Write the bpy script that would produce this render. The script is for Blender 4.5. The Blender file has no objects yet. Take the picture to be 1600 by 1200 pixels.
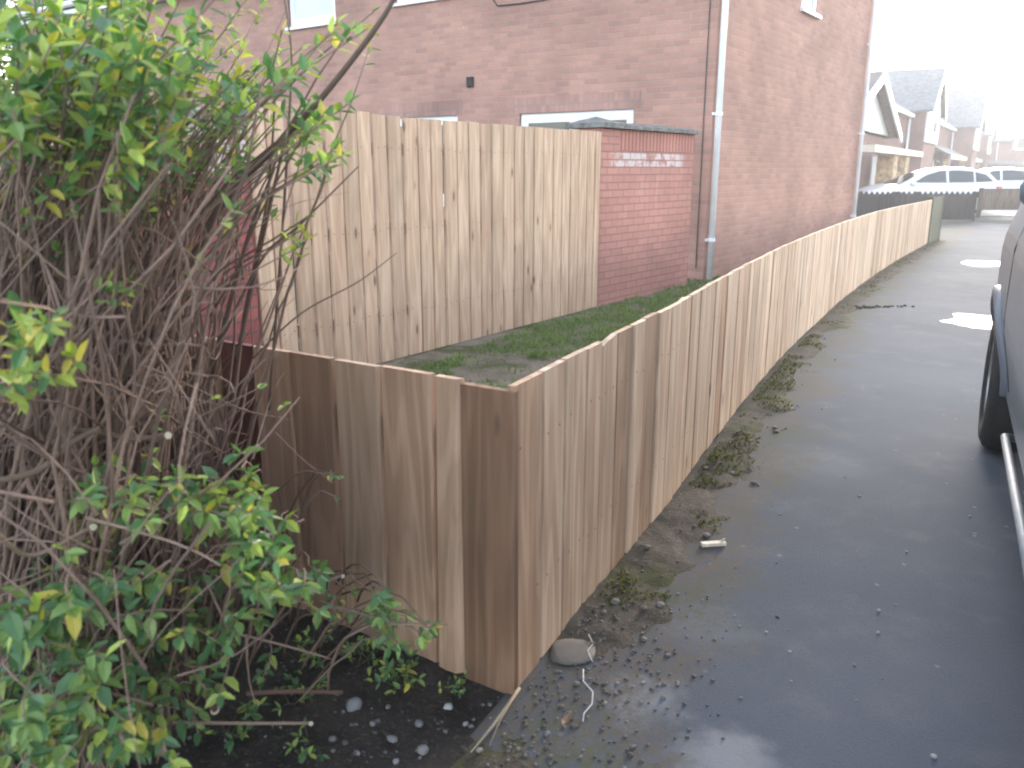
import bpy, math, random
from mathutils import Vector, noise as mnoise
random.seed(7)
R = math.radians
sc = bpy.context.scene

# ---------------------------------------------------------------- camera, light, exposure
cam_d = bpy.data.cameras.new('camera'); cam = bpy.data.objects.new('camera', cam_d)
sc.collection.objects.link(cam)
cam.location = (0, 0, 1.4); cam.rotation_euler = (R(90 - 14.45), 0, 0)
cam_d.sensor_width = 36; cam_d.lens = 29.25; cam_d.clip_start = 0.02; cam_d.clip_end = 3000
cam_d.dof.use_dof = True; cam_d.dof.focus_distance = 4.2; cam_d.dof.aperture_fstop = 4.5
sc.camera = cam

SUN_AZ, SUN_EL = 26.0, 12.0
w = bpy.data.worlds.new('World'); sc.world = w; w.use_nodes = True
nt = w.node_tree; bg = nt.nodes['Background']
sky = nt.nodes.new('ShaderNodeTexSky'); sky.sky_type = 'NISHITA'; sky.sun_disc = False
sky.sun_elevation = R(SUN_EL); sky.sun_rotation = R(SUN_AZ)
sky.dust_density = 1.5; sky.air_density = 1.0; sky.ozone_density = 1.0
hs = nt.nodes.new('ShaderNodeHueSaturation'); hs.inputs['Saturation'].default_value = 0.6
nt.links.new(sky.outputs[0], hs.inputs['Color']); nt.links.new(hs.outputs[0], bg.inputs['Color'])
bg.inputs['Strength'].default_value = 0.15
sd = bpy.data.lights.new('sun', 'SUN'); sun = bpy.data.objects.new('sun', sd); sc.collection.objects.link(sun)
sd.energy = 0.5; sd.use_shadow = True; sd.angle = R(14); sd.color = (1.0, 0.95, 0.88)
sun.rotation_euler = Vector((-math.sin(R(SUN_AZ)) * math.cos(R(SUN_EL)), -math.cos(R(SUN_AZ)) * math.cos(R(SUN_EL)), -math.sin(R(SUN_EL)))).to_track_quat('-Z', 'Y').to_euler()
sc.view_settings.view_transform = 'Standard'; sc.view_settings.look = 'None'
sc.view_settings.exposure = 2.95; sc.view_settings.gamma = 1
sc.cycles.volume_bounces = 0 if hasattr(sc, 'cycles') else 0
sc.render.film_transparent = False
try:
    sc.cycles.pixel_filter_type = 'BLACKMAN_HARRIS'; sc.cycles.filter_width = 2.0
except Exception: pass

# ---------------------------------------------------------------- helpers
class MB:
    """collects faces in world space; build() links them as one mesh object"""
    def __init__(s): s.v = []; s.f = []; s.uv = []; s.c = []; s.m = []
    def face(s, pts, uv=None, c=(1, 1, 1), m=0):
        i = len(s.v); s.v += [tuple(p) for p in pts]; s.f.append(tuple(range(i, i + len(pts))))
        s.uv.append(uv or [(0, 0)] * len(pts)); s.c.append(c); s.m.append(m)
    def grid(s, rows, uvf=None, c=(1, 1, 1), m=0, flip=False):
        """rows: list of equally long lists of points, shared vertices"""
        i = len(s.v); n = len(rows[0])
        for r in rows: s.v += [tuple(p) for p in r]
        for a in range(len(rows) - 1):
            for b in range(n - 1):
                q = (i + a * n + b, i + a * n + b + 1, i + (a + 1) * n + b + 1, i + (a + 1) * n + b)
                if flip: q = q[::-1]
                s.f.append(q)
                s.uv.append([uvf(s.v[k]) for k in q] if uvf else [(0, 0)] * 4); s.c.append(c); s.m.append(m)
    def box(s, fr, a, b, c=(1, 1, 1), m=0):
        """axis box in frame fr, from corner a to corner b; uv in metres"""
        x0, y0, z0 = [min(p, q) for p, q in zip(a, b)]; x1, y1, z1 = [max(p, q) for p, q in zip(a, b)]
        P = fr.p
        s.face([P(x0, y0, z0), P(x1, y0, z0), P(x1, y0, z1), P(x0, y0, z1)], [(x0, z0), (x1, z0), (x1, z1), (x0, z1)], c, m)
        s.face([P(x1, y1, z0), P(x0, y1, z0), P(x0, y1, z1), P(x1, y1, z1)], [(x1, z0), (x0, z0), (x0, z1), (x1, z1)], c, m)
        s.face([P(x1, y0, z0), P(x1, y1, z0), P(x1, y1, z1), P(x1, y0, z1)], [(y0, z0), (y1, z0), (y1, z1), (y0, z1)], c, m)
        s.face([P(x0, y1, z0), P(x0, y0, z0), P(x0, y0, z1), P(x0, y1, z1)], [(y1, z0), (y0, z0), (y0, z1), (y1, z1)], c, m)
        s.face([P(x0, y0, z1), P(x1, y0, z1), P(x1, y1, z1), P(x0, y1, z1)], [(x0, y0), (x1, y0), (x1, y1), (x0, y1)], c, m)
        s.face([P(x0, y1, z0), P(x1, y1, z0), P(x1, y0, z0), P(x0, y0, z0)], [(x0, y1), (x1, y1), (x1, y0), (x0, y0)], c, m)
    def prism(s, pts, off, uvs=None, c=(1, 1, 1), m=0):
        """polygon pts swept by vector off"""
        pts = [Vector(p) for p in pts]; off = Vector(off); top = [p + off for p in pts]
        s.face(top, uvs, c, m); s.face(pts[::-1], uvs[::-1] if uvs else None, c, m)
        for i in range(len(pts)):
            j = (i + 1) % len(pts); L = (pts[j] - pts[i]).length; h = off.length
            s.face([pts[i], pts[j], top[j], top[i]], [(0, 0), (L, 0), (L, h), (0, h)], c, m)
    def tube(s, pts, rad, n=6, c=(1, 1, 1), m=0, cap=True):
        pts = [Vector(p) for p in pts]
        if not isinstance(rad, (list, tuple)): rad = [rad] * len(pts)
        i0 = len(s.v); up = Vector((0.31, 0.17, 0.93))
        for k, p in enumerate(pts):
            t = (pts[min(k + 1, len(pts) - 1)] - pts[max(k - 1, 0)])
            if t.length < 1e-9: t = Vector((0, 0, 1))
            t.normalize()
            a = t.cross(up)
            if a.length < 1e-3: a = t.cross(Vector((1, 0, 0)))
            a.normalize(); b = t.cross(a)
            for q in range(n):
                an = 2 * math.pi * q / n
                s.v.append(tuple(p + (a * math.cos(an) + b * math.sin(an)) * rad[k]))
        L = 0
        for k in range(len(pts) - 1):
            L2 = L + (pts[k + 1] - pts[k]).length
            for q in range(n):
                q2 = (q + 1) % n
                s.f.append((i0 + k * n + q, i0 + k * n + q2, i0 + (k + 1) * n + q2, i0 + (k + 1) * n + q))
                s.uv.append([(q / n, L), ((q + 1) / n, L), ((q + 1) / n, L2), (q / n, L2)]); s.c.append(c); s.m.append(m)
            L = L2
        if cap:
            for base, rev in ((i0, False), (i0 + (len(pts) - 1) * n, True)):
                f = tuple(base + q for q in range(n))
                s.f.append(f if rev else f[::-1]); s.uv.append([(0, 0)] * n); s.c.append(c); s.m.append(m)
    def build(s, name, mats, parent=None, smooth=False, base=None, col=sc.collection):
        b = Vector(base) if base is not None else (wbase(parent) if parent else Vector((0, 0, 0)))
        me = bpy.data.meshes.new(name)
        me.from_pydata([tuple(Vector(v) - b) for v in s.v], [], s.f)
        me.color_attributes.new('tint', 'FLOAT_COLOR', 'CORNER'); me.uv_layers.new(name='UVMap')
        ul = me.uv_layers['UVMap']
        k = 0
        uvd = []; cd = []
        for u, c, f in zip(s.uv, s.c, s.f):
            for j in range(len(f)):
                uvd += list(u[j]); cd += [c[0], c[1], c[2], 1.0]
        ul.data.foreach_set('uv', uvd); me.color_attributes['tint'].data.foreach_set('color', cd)
        if not isinstance(mats, (list, tuple)): mats = [mats]
        for mt in mats: me.materials.append(mt)
        me.polygons.foreach_set('material_index', s.m)
        if smooth: me.polygons.foreach_set('use_smooth', [True] * len(s.f))
        me.update()
        o = bpy.data.objects.new(name, me); col.objects.link(o)
        if parent: o.parent = parent
        else: o.location = b
        return o

def wbase(o):
    v = Vector((0, 0, 0))
    while o: v = v + o.location; o = o.parent
    return v
def tag(o, label=None, cat=None, group=None, kind=None):
    for k, val in (('label', label), ('category', cat), ('group', group), ('kind', kind)):
        if val: o[k] = val
    return o
def thing(name, loc, label, cat, group=None):
    o = bpy.data.objects.new(name, None); sc.collection.objects.link(o); o.location = loc
    o.empty_display_size = 0.1
    return tag(o, label, cat, group)
class Fr:
    """frame: x along azimuth az (clockwise from +Y), y to the right of it, z up"""
    def __init__(s, o, az):
        s.o = Vector(o) if len(o) == 3 else Vector((o[0], o[1], 0)); a = R(az)
        s.e = Vector((math.sin(a), math.cos(a), 0)); s.n = Vector((math.cos(a), -math.sin(a), 0))
    def p(s, x, y, z): return s.o + s.e * x + s.n * y + Vector((0, 0, z))
W = Fr((0, 0, 0), 90); W.e = Vector((1, 0, 0)); W.n = Vector((0, 1, 0))
def fbm(x, y, z=0.0, o=4): return mnoise.fractal(Vector((x, y, z)), 1.0, 2.0, o)
def sm(a, b, x):
    t = max(0, min(1, (x - a) / (b - a))); return t * t * (3 - 2 * t)
def rnd(a, b): return random.uniform(a, b)

# ---------------------------------------------------------------- materials
class N:
    def __init__(s, name, rough=0.7, spec=0.5):
        s.mat = bpy.data.materials.new(name); s.mat.use_nodes = True; s.t = s.mat.node_tree
        s.b = s.t.nodes['Principled BSDF']; s.b.inputs['Roughness'].default_value = rough
        s.b.inputs['Specular IOR Level'].default_value = spec
    def n(s, typ, **kw):
        nd = s.t.nodes.new('ShaderNode' + typ)
        for k, v in kw.items(): setattr(nd, k, v)
        return nd
    def set(s, sock, v):
        if isinstance(v, bpy.types.NodeSocket): s.t.links.new(v, sock)
        elif isinstance(v, (tuple, list)) and len(v) == 3 and sock.type == 'RGBA': sock.default_value = (*v, 1)
        else: sock.default_value = v
    def math(s, op, a, b=0.0, clamp=False):
        m = s.n('Math', operation=op, use_clamp=clamp); s.set(m.inputs[0], a); s.set(m.inputs[1], b); return m.outputs[0]
    def mix(s, f, a, b, bt='MIX'):
        m = s.n('MixRGB', blend_type=bt); s.set(m.inputs[0], f); s.set(m.inputs[1], a); s.set(m.inputs[2], b); return m.outputs[0]
    def uv(s): return s.n('TexCoord').outputs['UV']
    def obj(s): return s.n('TexCoord').outputs['Object']
    def geo(s): return s.n('NewGeometry').outputs['Position']
    def tint(s):
        a = s.n('Attribute', attribute_name='tint'); sp = s.n('SeparateColor'); s.t.links.new(a.outputs['Color'], sp.inputs[0])
        return a.outputs['Color'], sp.outputs[0], sp.outputs[1], sp.outputs[2]
    def mapv(s, v, scale=(1, 1, 1), loc=(0, 0, 0)):
        m = s.n('Mapping'); s.t.links.new(v, m.inputs['Vector']); m.inputs['Scale'].default_value = scale
        s.set(m.inputs['Location'], loc); return m.outputs[0]
    def noise(s, v, scale=5.0, detail=4.0, rough=0.55, dist=0.0):
        m = s.n('TexNoise'); s.t.links.new(v, m.inputs['Vector']); m.inputs['Scale'].default_value = scale
        m.inputs['Detail'].default_value = detail; m.inputs['Roughness'].default_value = rough; m.inputs['Distortion'].default_value = dist
        return m.outputs[0]
    def voro(s, v, scale=5.0, feature='F1', out='Distance'):
        m = s.n('TexVoronoi', feature=feature); s.t.links.new(v, m.inputs['Vector']); m.inputs['Scale'].default_value = scale
        return m.outputs[out]
    def ramp(s, f, a, b, lo=0.0, hi=1.0):
        m = s.n('MapRange', interpolation_type='SMOOTHSTEP'); s.set(m.inputs[0], f)
        m.inputs[1].default_value = a; m.inputs[2].default_value = b; m.inputs[3].default_value = lo; m.inputs[4].default_value = hi
        return m.outputs[0]
    def bump(s, h, dist=0.005, st=0.6):
        m = s.n('Bump'); m.inputs['Strength'].default_value = st; m.inputs['Distance'].default_value = dist
        s.t.links.new(h, m.inputs['Height']); s.t.links.new(m.outputs[0], s.b.inputs['Normal'])
    def base(s, c): s.set(s.b.inputs['Base Color'], c)
    def seedvec(s, v, seed, k=(37.0, 23.0)):
        """v shifted by a per-board seed"""
        cb = s.n('CombineXYZ'); s.set(cb.inputs[0], s.math('MULTIPLY', seed, k[0])); s.set(cb.inputs[1], s.math('MULTIPLY', seed, k[1])); s.set(cb.inputs[2], s.math('MULTIPLY', seed, 11.0))
        a = s.n('VectorMath', operation='ADD'); s.t.links.new(v, a.inputs[0]); s.t.links.new(cb.outputs[0], a.inputs[1]); return a.outputs[0]

def flat(name, c, rough=0.5, spec=0.5, metal=0.0, var=0.0, nscale=6.0):
    m = N(name, rough, spec); m.b.inputs['Metallic'].default_value = metal
    if var:
        n = m.noise(m.geo(), nscale, 5.0); m.base(m.mix(m.ramp(n, 0.3, 0.7), tuple(x * (1 - var) for x in c), tuple(min(1, x * (1 + var)) for x in c)))
    else: m.base(c)
    return m.mat

def wood(name, dark, light, pink, grain=1.0, kpick=0.6):
    """tint.r tone, tint.g warm share, tint.b seed; uv in metres (across, along)"""
    m = N(name, 0.72, 0.25); _, tr, tg, tb = m.tint()
    v = m.seedvec(m.uv(), tb)
    sx = m.n('SeparateXYZ'); m.t.links.new(v, sx.inputs[0])
    fld = m.noise(m.mapv(v, (7.0, 0.55, 1)), 1.0, 2.0, 0.45)
    ring = m.math('SINE', m.math('ADD', m.math('MULTIPLY', fld, 46.0), m.math('MULTIPLY', sx.outputs[0], 30.0)))
    ring = m.ramp(ring, -0.2, 1.0)
    fine = m.noise(m.mapv(v, (140, 4, 1)), 1.0, 5.0, 0.65)
    mid = m.noise(m.mapv(v, (16, 1.3, 1)), 1.0, 3.0, 0.5, 0.8)
    big = m.noise(m.mapv(v, (3.0, 1.1, 1)), 1.0, 2.0)
    g = m.math('ADD', m.math('MULTIPLY', ring, 0.17 * grain), m.math('MULTIPLY', fine, 0.40))
    g = m.math('ADD', g, m.math('MULTIPLY', mid, 0.75))
    g = m.ramp(g, 0.36, 0.92)
    col = m.mix(g, dark, light)
    col = m.mix(m.math('MULTIPLY', tg, 0.9), col, m.mix(g, tuple(x * 0.55 for x in pink), pink))
    kd = m.voro(m.mapv(v, (9.0, 3.1, 1)), 1.0); kr = m.voro(m.mapv(v, (9.0, 3.1, 1)), 1.0, 'F1', 'Color')
    ks = m.n('SeparateColor'); m.t.links.new(kr, ks.inputs[0])
    pick = m.math('GREATER_THAN', ks.outputs[0], kpick)
    knot = m.math('MULTIPLY', m.ramp(kd, 0.06, 0.17, 1.0, 0.0), pick)
    halo = m.math('MULTIPLY', m.ramp(kd, 0.1, 0.42, 1.0, 0.0), pick)
    col = m.mix(m.math('MULTIPLY', halo, 0.35), col, tuple(x * 0.8 for x in pink))
    col = m.mix(m.math('MULTIPLY', knot, 0.72), col, (0.075, 0.045, 0.03))
    stain = m.ramp(big, 0.52, 0.72)
    col = m.mix(m.math('MULTIPLY', stain, 0.35), col, tuple(x * 0.7 for x in dark))
    vv = m.n('CombineColor'); [m.t.links.new(tr, vv.inputs[i]) for i in range(3)]
    col = m.mix(1.0, col, vv.outputs[0], 'MULTIPLY')
    m.base(col)
    m.bump(m.math('ADD', fine, m.math('MULTIPLY', knot, 0.6)), 0.0025, 0.5)
    return m.mat

def brick(name, c1, c2, mortar, msize=0.010, offset=0.5, eff=None, speck=0.0, swap=False, mott=0.35):
    m = N(name, 0.85, 0.25)
    uv = m.uv()
    if swap:
        s = m.n('SeparateXYZ'); m.t.links.new(uv, s.inputs[0]); c = m.n('CombineXYZ')
        m.t.links.new(s.outputs[1], c.inputs[0]); m.t.links.new(s.outputs[0], c.inputs[1]); bv = c.outputs[0]
    else: bv = uv
    b = m.n('TexBrick', offset=offset); m.t.links.new(bv, b.inputs['Vector'])
    for k, val in (('Scale', 1.0), ('Mortar Size', msize), ('Mortar Smooth', 0.25), ('Bias', 0.0), ('Brick Width', 0.225), ('Row Height', 0.075)): b.inputs[k].default_value = val
    b.inputs['Color1'].default_value = (*c1, 1); b.inputs['Color2'].default_value = (*c2, 1); b.inputs['Mortar'].default_value = (*mortar, 1)
    pos = m.geo()
    n1 = m.noise(pos, 1.1, 4.0); n2 = m.noise(pos, 38.0, 3.0)
    col = m.mix(m.ramp(n1, 0.32, 0.68), b.outputs['Color'], tuple(x * 0.72 for x in c2), 'MIX') if mott > 0.5 else b.outputs['Color']
    dv = m.mix(m.ramp(n1, 0.3, 0.7), (1 - mott,) * 3, (1 + mott * 0.5,) * 3)
    col = m.mix(0.8, col, dv, 'MULTIPLY')
    col = m.mix(m.math('MULTIPLY', m.ramp(n2, 0.35, 0.75), 0.22), col, tuple(x * 0.6 for x in c1))
    if speck:
        s1 = m.noise(m.mapv(uv, (9.0, 7.0, 9.0)), 1.0, 2.0); s2 = m.noise(uv, 0.9, 2.0)
        mk = m.math('MULTIPLY', m.ramp(s1, 0.735, 0.755), m.ramp(s2, 0.5, 0.6))
        col = m.mix(m.math('MULTIPLY', mk, speck), col, (0.62, 0.58, 0.56))
    if eff:
        sx = m.n('SeparateXYZ'); m.t.links.new(uv, sx.inputs[0])
        a0, a1, z0, z1 = eff
        mk = m.math('MULTIPLY', m.math('MULTIPLY', m.ramp(sx.outputs[0], a0, a0 + 0.15), m.ramp(sx.outputs[0], a1 - 0.25, a1, 1, 0)),
                    m.math('MULTIPLY', m.ramp(sx.outputs[1], z0 - 0.01, z0 + 0.02), m.ramp(sx.outputs[1], z1 - 0.02, z1 + 0.01, 1, 0)))
        mk = m.math('MULTIPLY', mk, m.ramp(m.noise(uv, 7.0, 4.0), 0.38, 0.55))
        streak = m.math('MULTIPLY', m.math('MULTIPLY', m.ramp(m.noise(m.mapv(uv, (11, 1.3, 1)), 1.0, 2.0), 0.6, 0.75), m.ramp(sx.outputs[1], z0 - 0.75, z0 - 0.1)), 0.22)
        mk = m.math('MAXIMUM', mk, m.math('MULTIPLY', streak, m.ramp(sx.outputs[1], z1, z1 + 0.03, 1, 0)))
        mk = m.math('MULTIPLY', mk, m.math('SUBTRACT', 1.0, m.math('MULTIPLY', b.outputs['Fac'], 0.85)))
        col = m.mix(m.math('MULTIPLY', mk, 0.68), col, (0.64, 0.60, 0.60))
    m.base(col)
    m.bump(m.math('ADD', m.math('SUBTRACT', 1.0, b.outputs['Fac']), m.math('MULTIPLY', n2, 0.3)), 0.006, 0.7)
    return m.mat

M = {}
M['wood_path'] = wood('treated_softwood', (0.385, 0.255, 0.175), (0.63, 0.46, 0.34), (0.51, 0.28, 0.165), 1.0, 0.6)
M['wood_tall'] = wood('fresh_softwood', (0.42, 0.275, 0.185), (0.62, 0.445, 0.32), (0.52, 0.305, 0.195), 0.8, 0.42)
M['wood_leg'] = wood('pinkish_softwood', (0.40, 0.25, 0.165), (0.60, 0.415, 0.295), (0.46, 0.25, 0.155), 1.0, 0.5)
M['wood_dark'] = wood('dark_stained_wood', (0.022, 0.02, 0.022), (0.06, 0.052, 0.055), (0.05, 0.04, 0.04))
M['wood_red'] = wood('red_stained_wood', (0.085, 0.03, 0.022), (0.15, 0.06, 0.045), (0.14, 0.05, 0.04))
M['wood_moss'] = wood('mossy_old_wood', (0.06, 0.065, 0.045), (0.13, 0.135, 0.095), (0.1, 0.11, 0.07))
M['wood_mid'] = wood('brown_fence_wood', (0.10, 0.075, 0.06), (0.19, 0.145, 0.115), (0.17, 0.12, 0.09))
M['brick_house'] = brick('house_brick', (0.47, 0.25, 0.195), (0.37, 0.195, 0.16), (0.38, 0.26, 0.215), 0.009, speck=0.8, mott=0.22)
M['brick_house_soldier'] = brick('house_soldier_brick', (0.44, 0.235, 0.19), (0.33, 0.18, 0.155), (0.30, 0.22, 0.2), 0.009, offset=0.0, swap=True)
M['brick_wall'] = brick('garden_brick', (0.50, 0.235, 0.19), (0.44, 0.20, 0.165), (0.33, 0.165, 0.14), 0.008, eff=(0.12, 1.86, 1.42, 1.58), mott=0.22)
M['brick_wall_soldier'] = brick('garden_soldier_brick', (0.50, 0.215, 0.165), (0.44, 0.185, 0.15), (0.17, 0.085, 0.075), 0.010, offset=0.0, swap=True, mott=0.2)
M['brick_old'] = brick('old_red_brick', (0.30, 0.085, 0.08), (0.22, 0.06, 0.06), (0.15, 0.08, 0.075), 0.010, eff=(-10, 10, 1.36, 1.66), mott=0.3)
M['brick_far'] = brick('far_house_brick', (0.26, 0.13, 0.115), (0.20, 0.105, 0.1), (0.22, 0.15, 0.13), 0.010, mott=0.2)
M['coping'] = flat('concrete_coping', (0.17, 0.16, 0.15), 0.9, 0.2, var=0.35, nscale=14)
M['white'] = flat('white_plastic', (0.78, 0.78, 0.80), 0.35, 0.5, var=0.03)
M['pipe'] = flat('white_downpipe_plastic', (0.82, 0.81, 0.83), 0.4, 0.5, var=0.05)
M['render'] = flat('white_render', (0.74, 0.72, 0.70), 0.9, 0.2, var=0.06)
M['cream'] = flat('cream_fascia', (0.62, 0.56, 0.46), 0.7, 0.3, var=0.1)
M['stone'] = flat('stone_cladding', (0.42, 0.29, 0.17), 0.9, 0.2, var=0.45, nscale=5)
M['tile'] = flat('roof_tile', (0.12, 0.10, 0.10), 0.85, 0.3, var=0.25, nscale=4)
M['slate'] = flat('grey_roof_tile', (0.17, 0.17, 0.18), 0.8, 0.3, var=0.2, nscale=4)
M['glass'] = flat('window_glass', (0.03, 0.035, 0.04), 0.06, 0.8)
M['glass_pale'] = flat('pale_window_glass', (0.50, 0.52, 0.56), 0.12, 0.8, var=0.1, nscale=1.2)
M['nail'] = flat('rusty_nail', (0.055, 0.05, 0.045), 0.6, 0.4)
M['black'] = flat('black_plastic', (0.018, 0.018, 0.02), 0.5, 0.4)
M['vent'] = flat('dark_vent_plastic', (0.03, 0.028, 0.03), 0.6, 0.3)
M['steel'] = flat('dull_grey_metal', (0.22, 0.23, 0.25), 0.6, 0.4, 0.3, var=0.15)
M['rubber'] = flat('tyre_rubber', (0.018, 0.018, 0.019), 0.85, 0.3, var=0.2, nscale=40)
M['alloy'] = flat('alloy_rim', (0.33, 0.34, 0.36), 0.35, 0.5, 0.85, var=0.1)
M['redlens'] = flat('red_lens', (0.35, 0.02, 0.02), 0.2, 0.6)
M['lens'] = flat('clear_lens', (0.6, 0.62, 0.65), 0.1, 0.7)
def paint(name, c, rough=0.28, coat=0.8):
    m = N(name, rough, 0.5); m.b.inputs['Coat Weight'].default_value = coat; m.b.inputs['Coat Roughness'].default_value = 0.12
    n = m.noise(m.geo(), 3.0, 6.0); m.base(m.mix(m.ramp(n, 0.35, 0.7), c, tuple(x * 0.82 + 0.012 for x in c))); return m.mat
M['paint_grey'] = paint('dark_grey_paint', (0.10, 0.115, 0.14), 0.5, 0.25); M['paint_white'] = paint('white_car_paint', (0.72, 0.74, 0.78))

def m_asphalt():
    m = N('asphalt', 0.93, 0.15); p = m.geo()
    big = m.noise(p, 0.55, 4.0, 0.6); mid = m.noise(p, 3.2, 5.0, 0.65); grit = m.noise(p, 190.0, 2.0, 0.7); vg = m.voro(p, 120.0)
    col = m.mix(m.ramp(big, 0.3, 0.7), (0.054, 0.063, 0.084), (0.080, 0.091, 0.114))
    col = m.mix(m.math('MULTIPLY', m.ramp(mid, 0.48, 0.75), 0.55), col, (0.115, 0.118, 0.132))
    col = m.mix(m.math('MULTIPLY', m.ramp(grit, 0.55, 0.8), 0.6), col, (0.15, 0.14, 0.14))
    col = m.mix(m.math('MULTIPLY', m.ramp(grit, 0.42, 0.25), 0.6), col, (0.018, 0.018, 0.02))
    sp = m.math('ADD', m.voro(m.mapv(p, (9, 6, 7)), 1.0), m.math('MULTIPLY', m.noise(p, 60.0, 3.0), 0.09)); spk = m.ramp(sp, 0.085, 0.125, 1.0, 0.0)
    col = m.mix(m.math('MULTIPLY', spk, 0.5), col, (0.22, 0.21, 0.21))
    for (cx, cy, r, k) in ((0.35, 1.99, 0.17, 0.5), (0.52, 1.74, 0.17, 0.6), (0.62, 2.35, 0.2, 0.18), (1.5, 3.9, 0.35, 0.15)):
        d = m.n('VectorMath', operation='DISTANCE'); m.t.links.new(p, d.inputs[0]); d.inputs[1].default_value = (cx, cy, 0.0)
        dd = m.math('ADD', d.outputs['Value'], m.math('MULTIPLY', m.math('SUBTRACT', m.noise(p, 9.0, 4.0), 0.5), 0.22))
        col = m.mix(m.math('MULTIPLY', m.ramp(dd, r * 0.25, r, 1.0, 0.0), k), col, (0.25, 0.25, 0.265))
    sx = m.n('SeparateXYZ'); m.t.links.new(m.uv(), sx.inputs[0])
    dd = m.math('ADD', sx.outputs[0], m.math('MULTIPLY', m.math('SUBTRACT', m.noise(p, 2.2, 6.0, 0.7), 0.5), 1.1))
    dirt = m.math('MULTIPLY', m.ramp(dd, 0.26, 0.56, 1.0, 0.0), m.ramp(m.noise(p, 30.0, 4.0, 0.7), 0.3, 0.6))
    dcol = m.mix(m.ramp(m.noise(p, 1.7, 4.0), 0.45, 0.62), (0.098, 0.080, 0.064), (0.076, 0.076, 0.040))
    col = m.mix(m.math('MULTIPLY', dirt, 0.85), col, dcol)
    m.base(col); m.bump(m.math('ADD', grit, m.math('MULTIPLY', vg, 0.3)), 0.003, 0.6); return m.mat
M['asphalt'] = m_asphalt()
def m_soil(name, a, b, moss=0.0):
    m = N(name, 0.95, 0.15); p = m.geo()
    n1 = m.noise(p, 3.0, 6.0, 0.65); n2 = m.noise(p, 60.0, 5.0, 0.75)
    col = m.mix(m.ramp(n1, 0.3, 0.7), a, b); col = m.mix(m.math('MULTIPLY', m.ramp(n2, 0.5, 0.75), 0.7), col, tuple(x * 2.3 for x in b))
    if moss: col = m.mix(m.math('MULTIPLY', m.ramp(m.noise(p, 2.1, 5.0, 0.7), 0.48, 0.62), moss), col, (0.062, 0.068, 0.022))
    m.base(col); m.bump(m.math('ADD', n2, m.math('MULTIPLY', n1, 1.5)), 0.02, 0.8); return m.mat
M['soil'] = m_soil('dark_soil', (0.032, 0.027, 0.025), (0.07, 0.058, 0.05))
M['verge'] = m_soil('verge_dirt', (0.055, 0.045, 0.037), (0.105, 0.088, 0.072), 0.7)
M['lawn'] = m_soil('lawn_earth', (0.12, 0.10, 0.08), (0.20, 0.165, 0.125), 0.9)
M['ground'] = m_soil('rough_ground', (0.05, 0.05, 0.035), (0.08, 0.075, 0.055), 0.5)
M['pave'] = flat('pale_paving', (0.34, 0.32, 0.30), 0.85, 0.2, var=0.15, nscale=2)
M['pebble'] = None
def m_tinted(name, rough=0.8, spec=0.3, trans=0.0, nscale=60.0):
    m = N(name, rough, spec); c, *_ = m.tint(); n = m.noise(m.geo(), nscale, 3.0)
    col = m.mix(0.5, c, m.mix(n, (0.55, 0.55, 0.55), (1.35, 1.35, 1.35)), 'MULTIPLY'); m.base(col)
    if trans:
        tr = m.n('BsdfTranslucent'); m.set(tr.inputs['Color'], m.mix(1.0, col, (1.5, 1.7, 0.7), 'MULTIPLY'))
        mx = m.n('MixShader'); mx.inputs[0].default_value = trans
        m.t.links.new(m.b.outputs[0], mx.inputs[1]); m.t.links.new(tr.outputs[0], mx.inputs[2])
        m.t.links.new(mx.outputs[0], m.t.nodes['Material Output'].inputs['Surface'])
    return m.mat
M['pebble'] = m_tinted('pebble_stone', 0.8, 0.3)
M['leaf'] = m_tinted('privet_leaf', 0.42, 0.45, 0.3)
M['bark'] = m_tinted('brown_bark', 0.85, 0.2, 0.0, 90.0)
M['grass'] = m_tinted('grass_blade', 0.7, 0.25, 0.25)

# ---------------------------------------------------------------- fence line
def resample(pts, step):
    P = [Vector((x, y, 0)) for x, y in pts]; out = []
    # Catmull-Rom through the control points, then even arc steps
    Q = [P[0] * 2 - P[1]] + P + [P[-1] * 2 - P[-2]]; fine = []
    for i in range(1, len(Q) - 2):
        for k in range(24):
            t = k / 24; a, b, c, d = Q[i - 1], Q[i], Q[i + 1], Q[i + 2]
            fine.append(0.5 * ((2 * b) + (c - a) * t + (2 * a - 5 * b + 4 * c - d) * t * t + (3 * b - a - 3 * c + d) * t ** 3))
    fine.append(P[-1]); return fine
LINE = resample([(0, 2.0), (0.10, 2.20), (0.38, 2.76), (0.67, 3.33), (1.04, 4.12), (1.66, 5.40), (2.41, 6.85), (3.87, 9.5), (5.78, 12.7), (8.03, 16.25)], 0.1)
ARC = [0.0]
for i in range(1, len(LINE)): ARC.append(ARC[-1] + (LINE[i] - LINE[i - 1]).length)
LEN = ARC[-1]
def along(s):
    """point and direction on the path fence line at arc length s (extended straight past its ends)"""
    if s <= 0: d = (LINE[2] - LINE[0]).normalized(); return LINE[0] + d * s, d
    if s >= LEN: d = (LINE[-1] - LINE[-3]).normalized(); return LINE[-1] + d * (s - LEN), d
    lo, hi = 0, len(ARC) - 1
    while hi - lo > 1:
        k = (lo + hi) // 2
        if ARC[k] <= s: lo = k
        else: hi = k
    t = (s - ARC[lo]) / (ARC[hi] - ARC[lo]); d = (LINE[min(hi + 1, len(LINE) - 1)] - LINE[max(lo - 1, 0)]).normalized()
    return LINE[lo].lerp(LINE[hi], t), d
def off(s, d, z=0.0):
    p, e = along(s); return p + Vector((e.y, -e.x, 0)) * d + Vector((0, 0, z))

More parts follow.
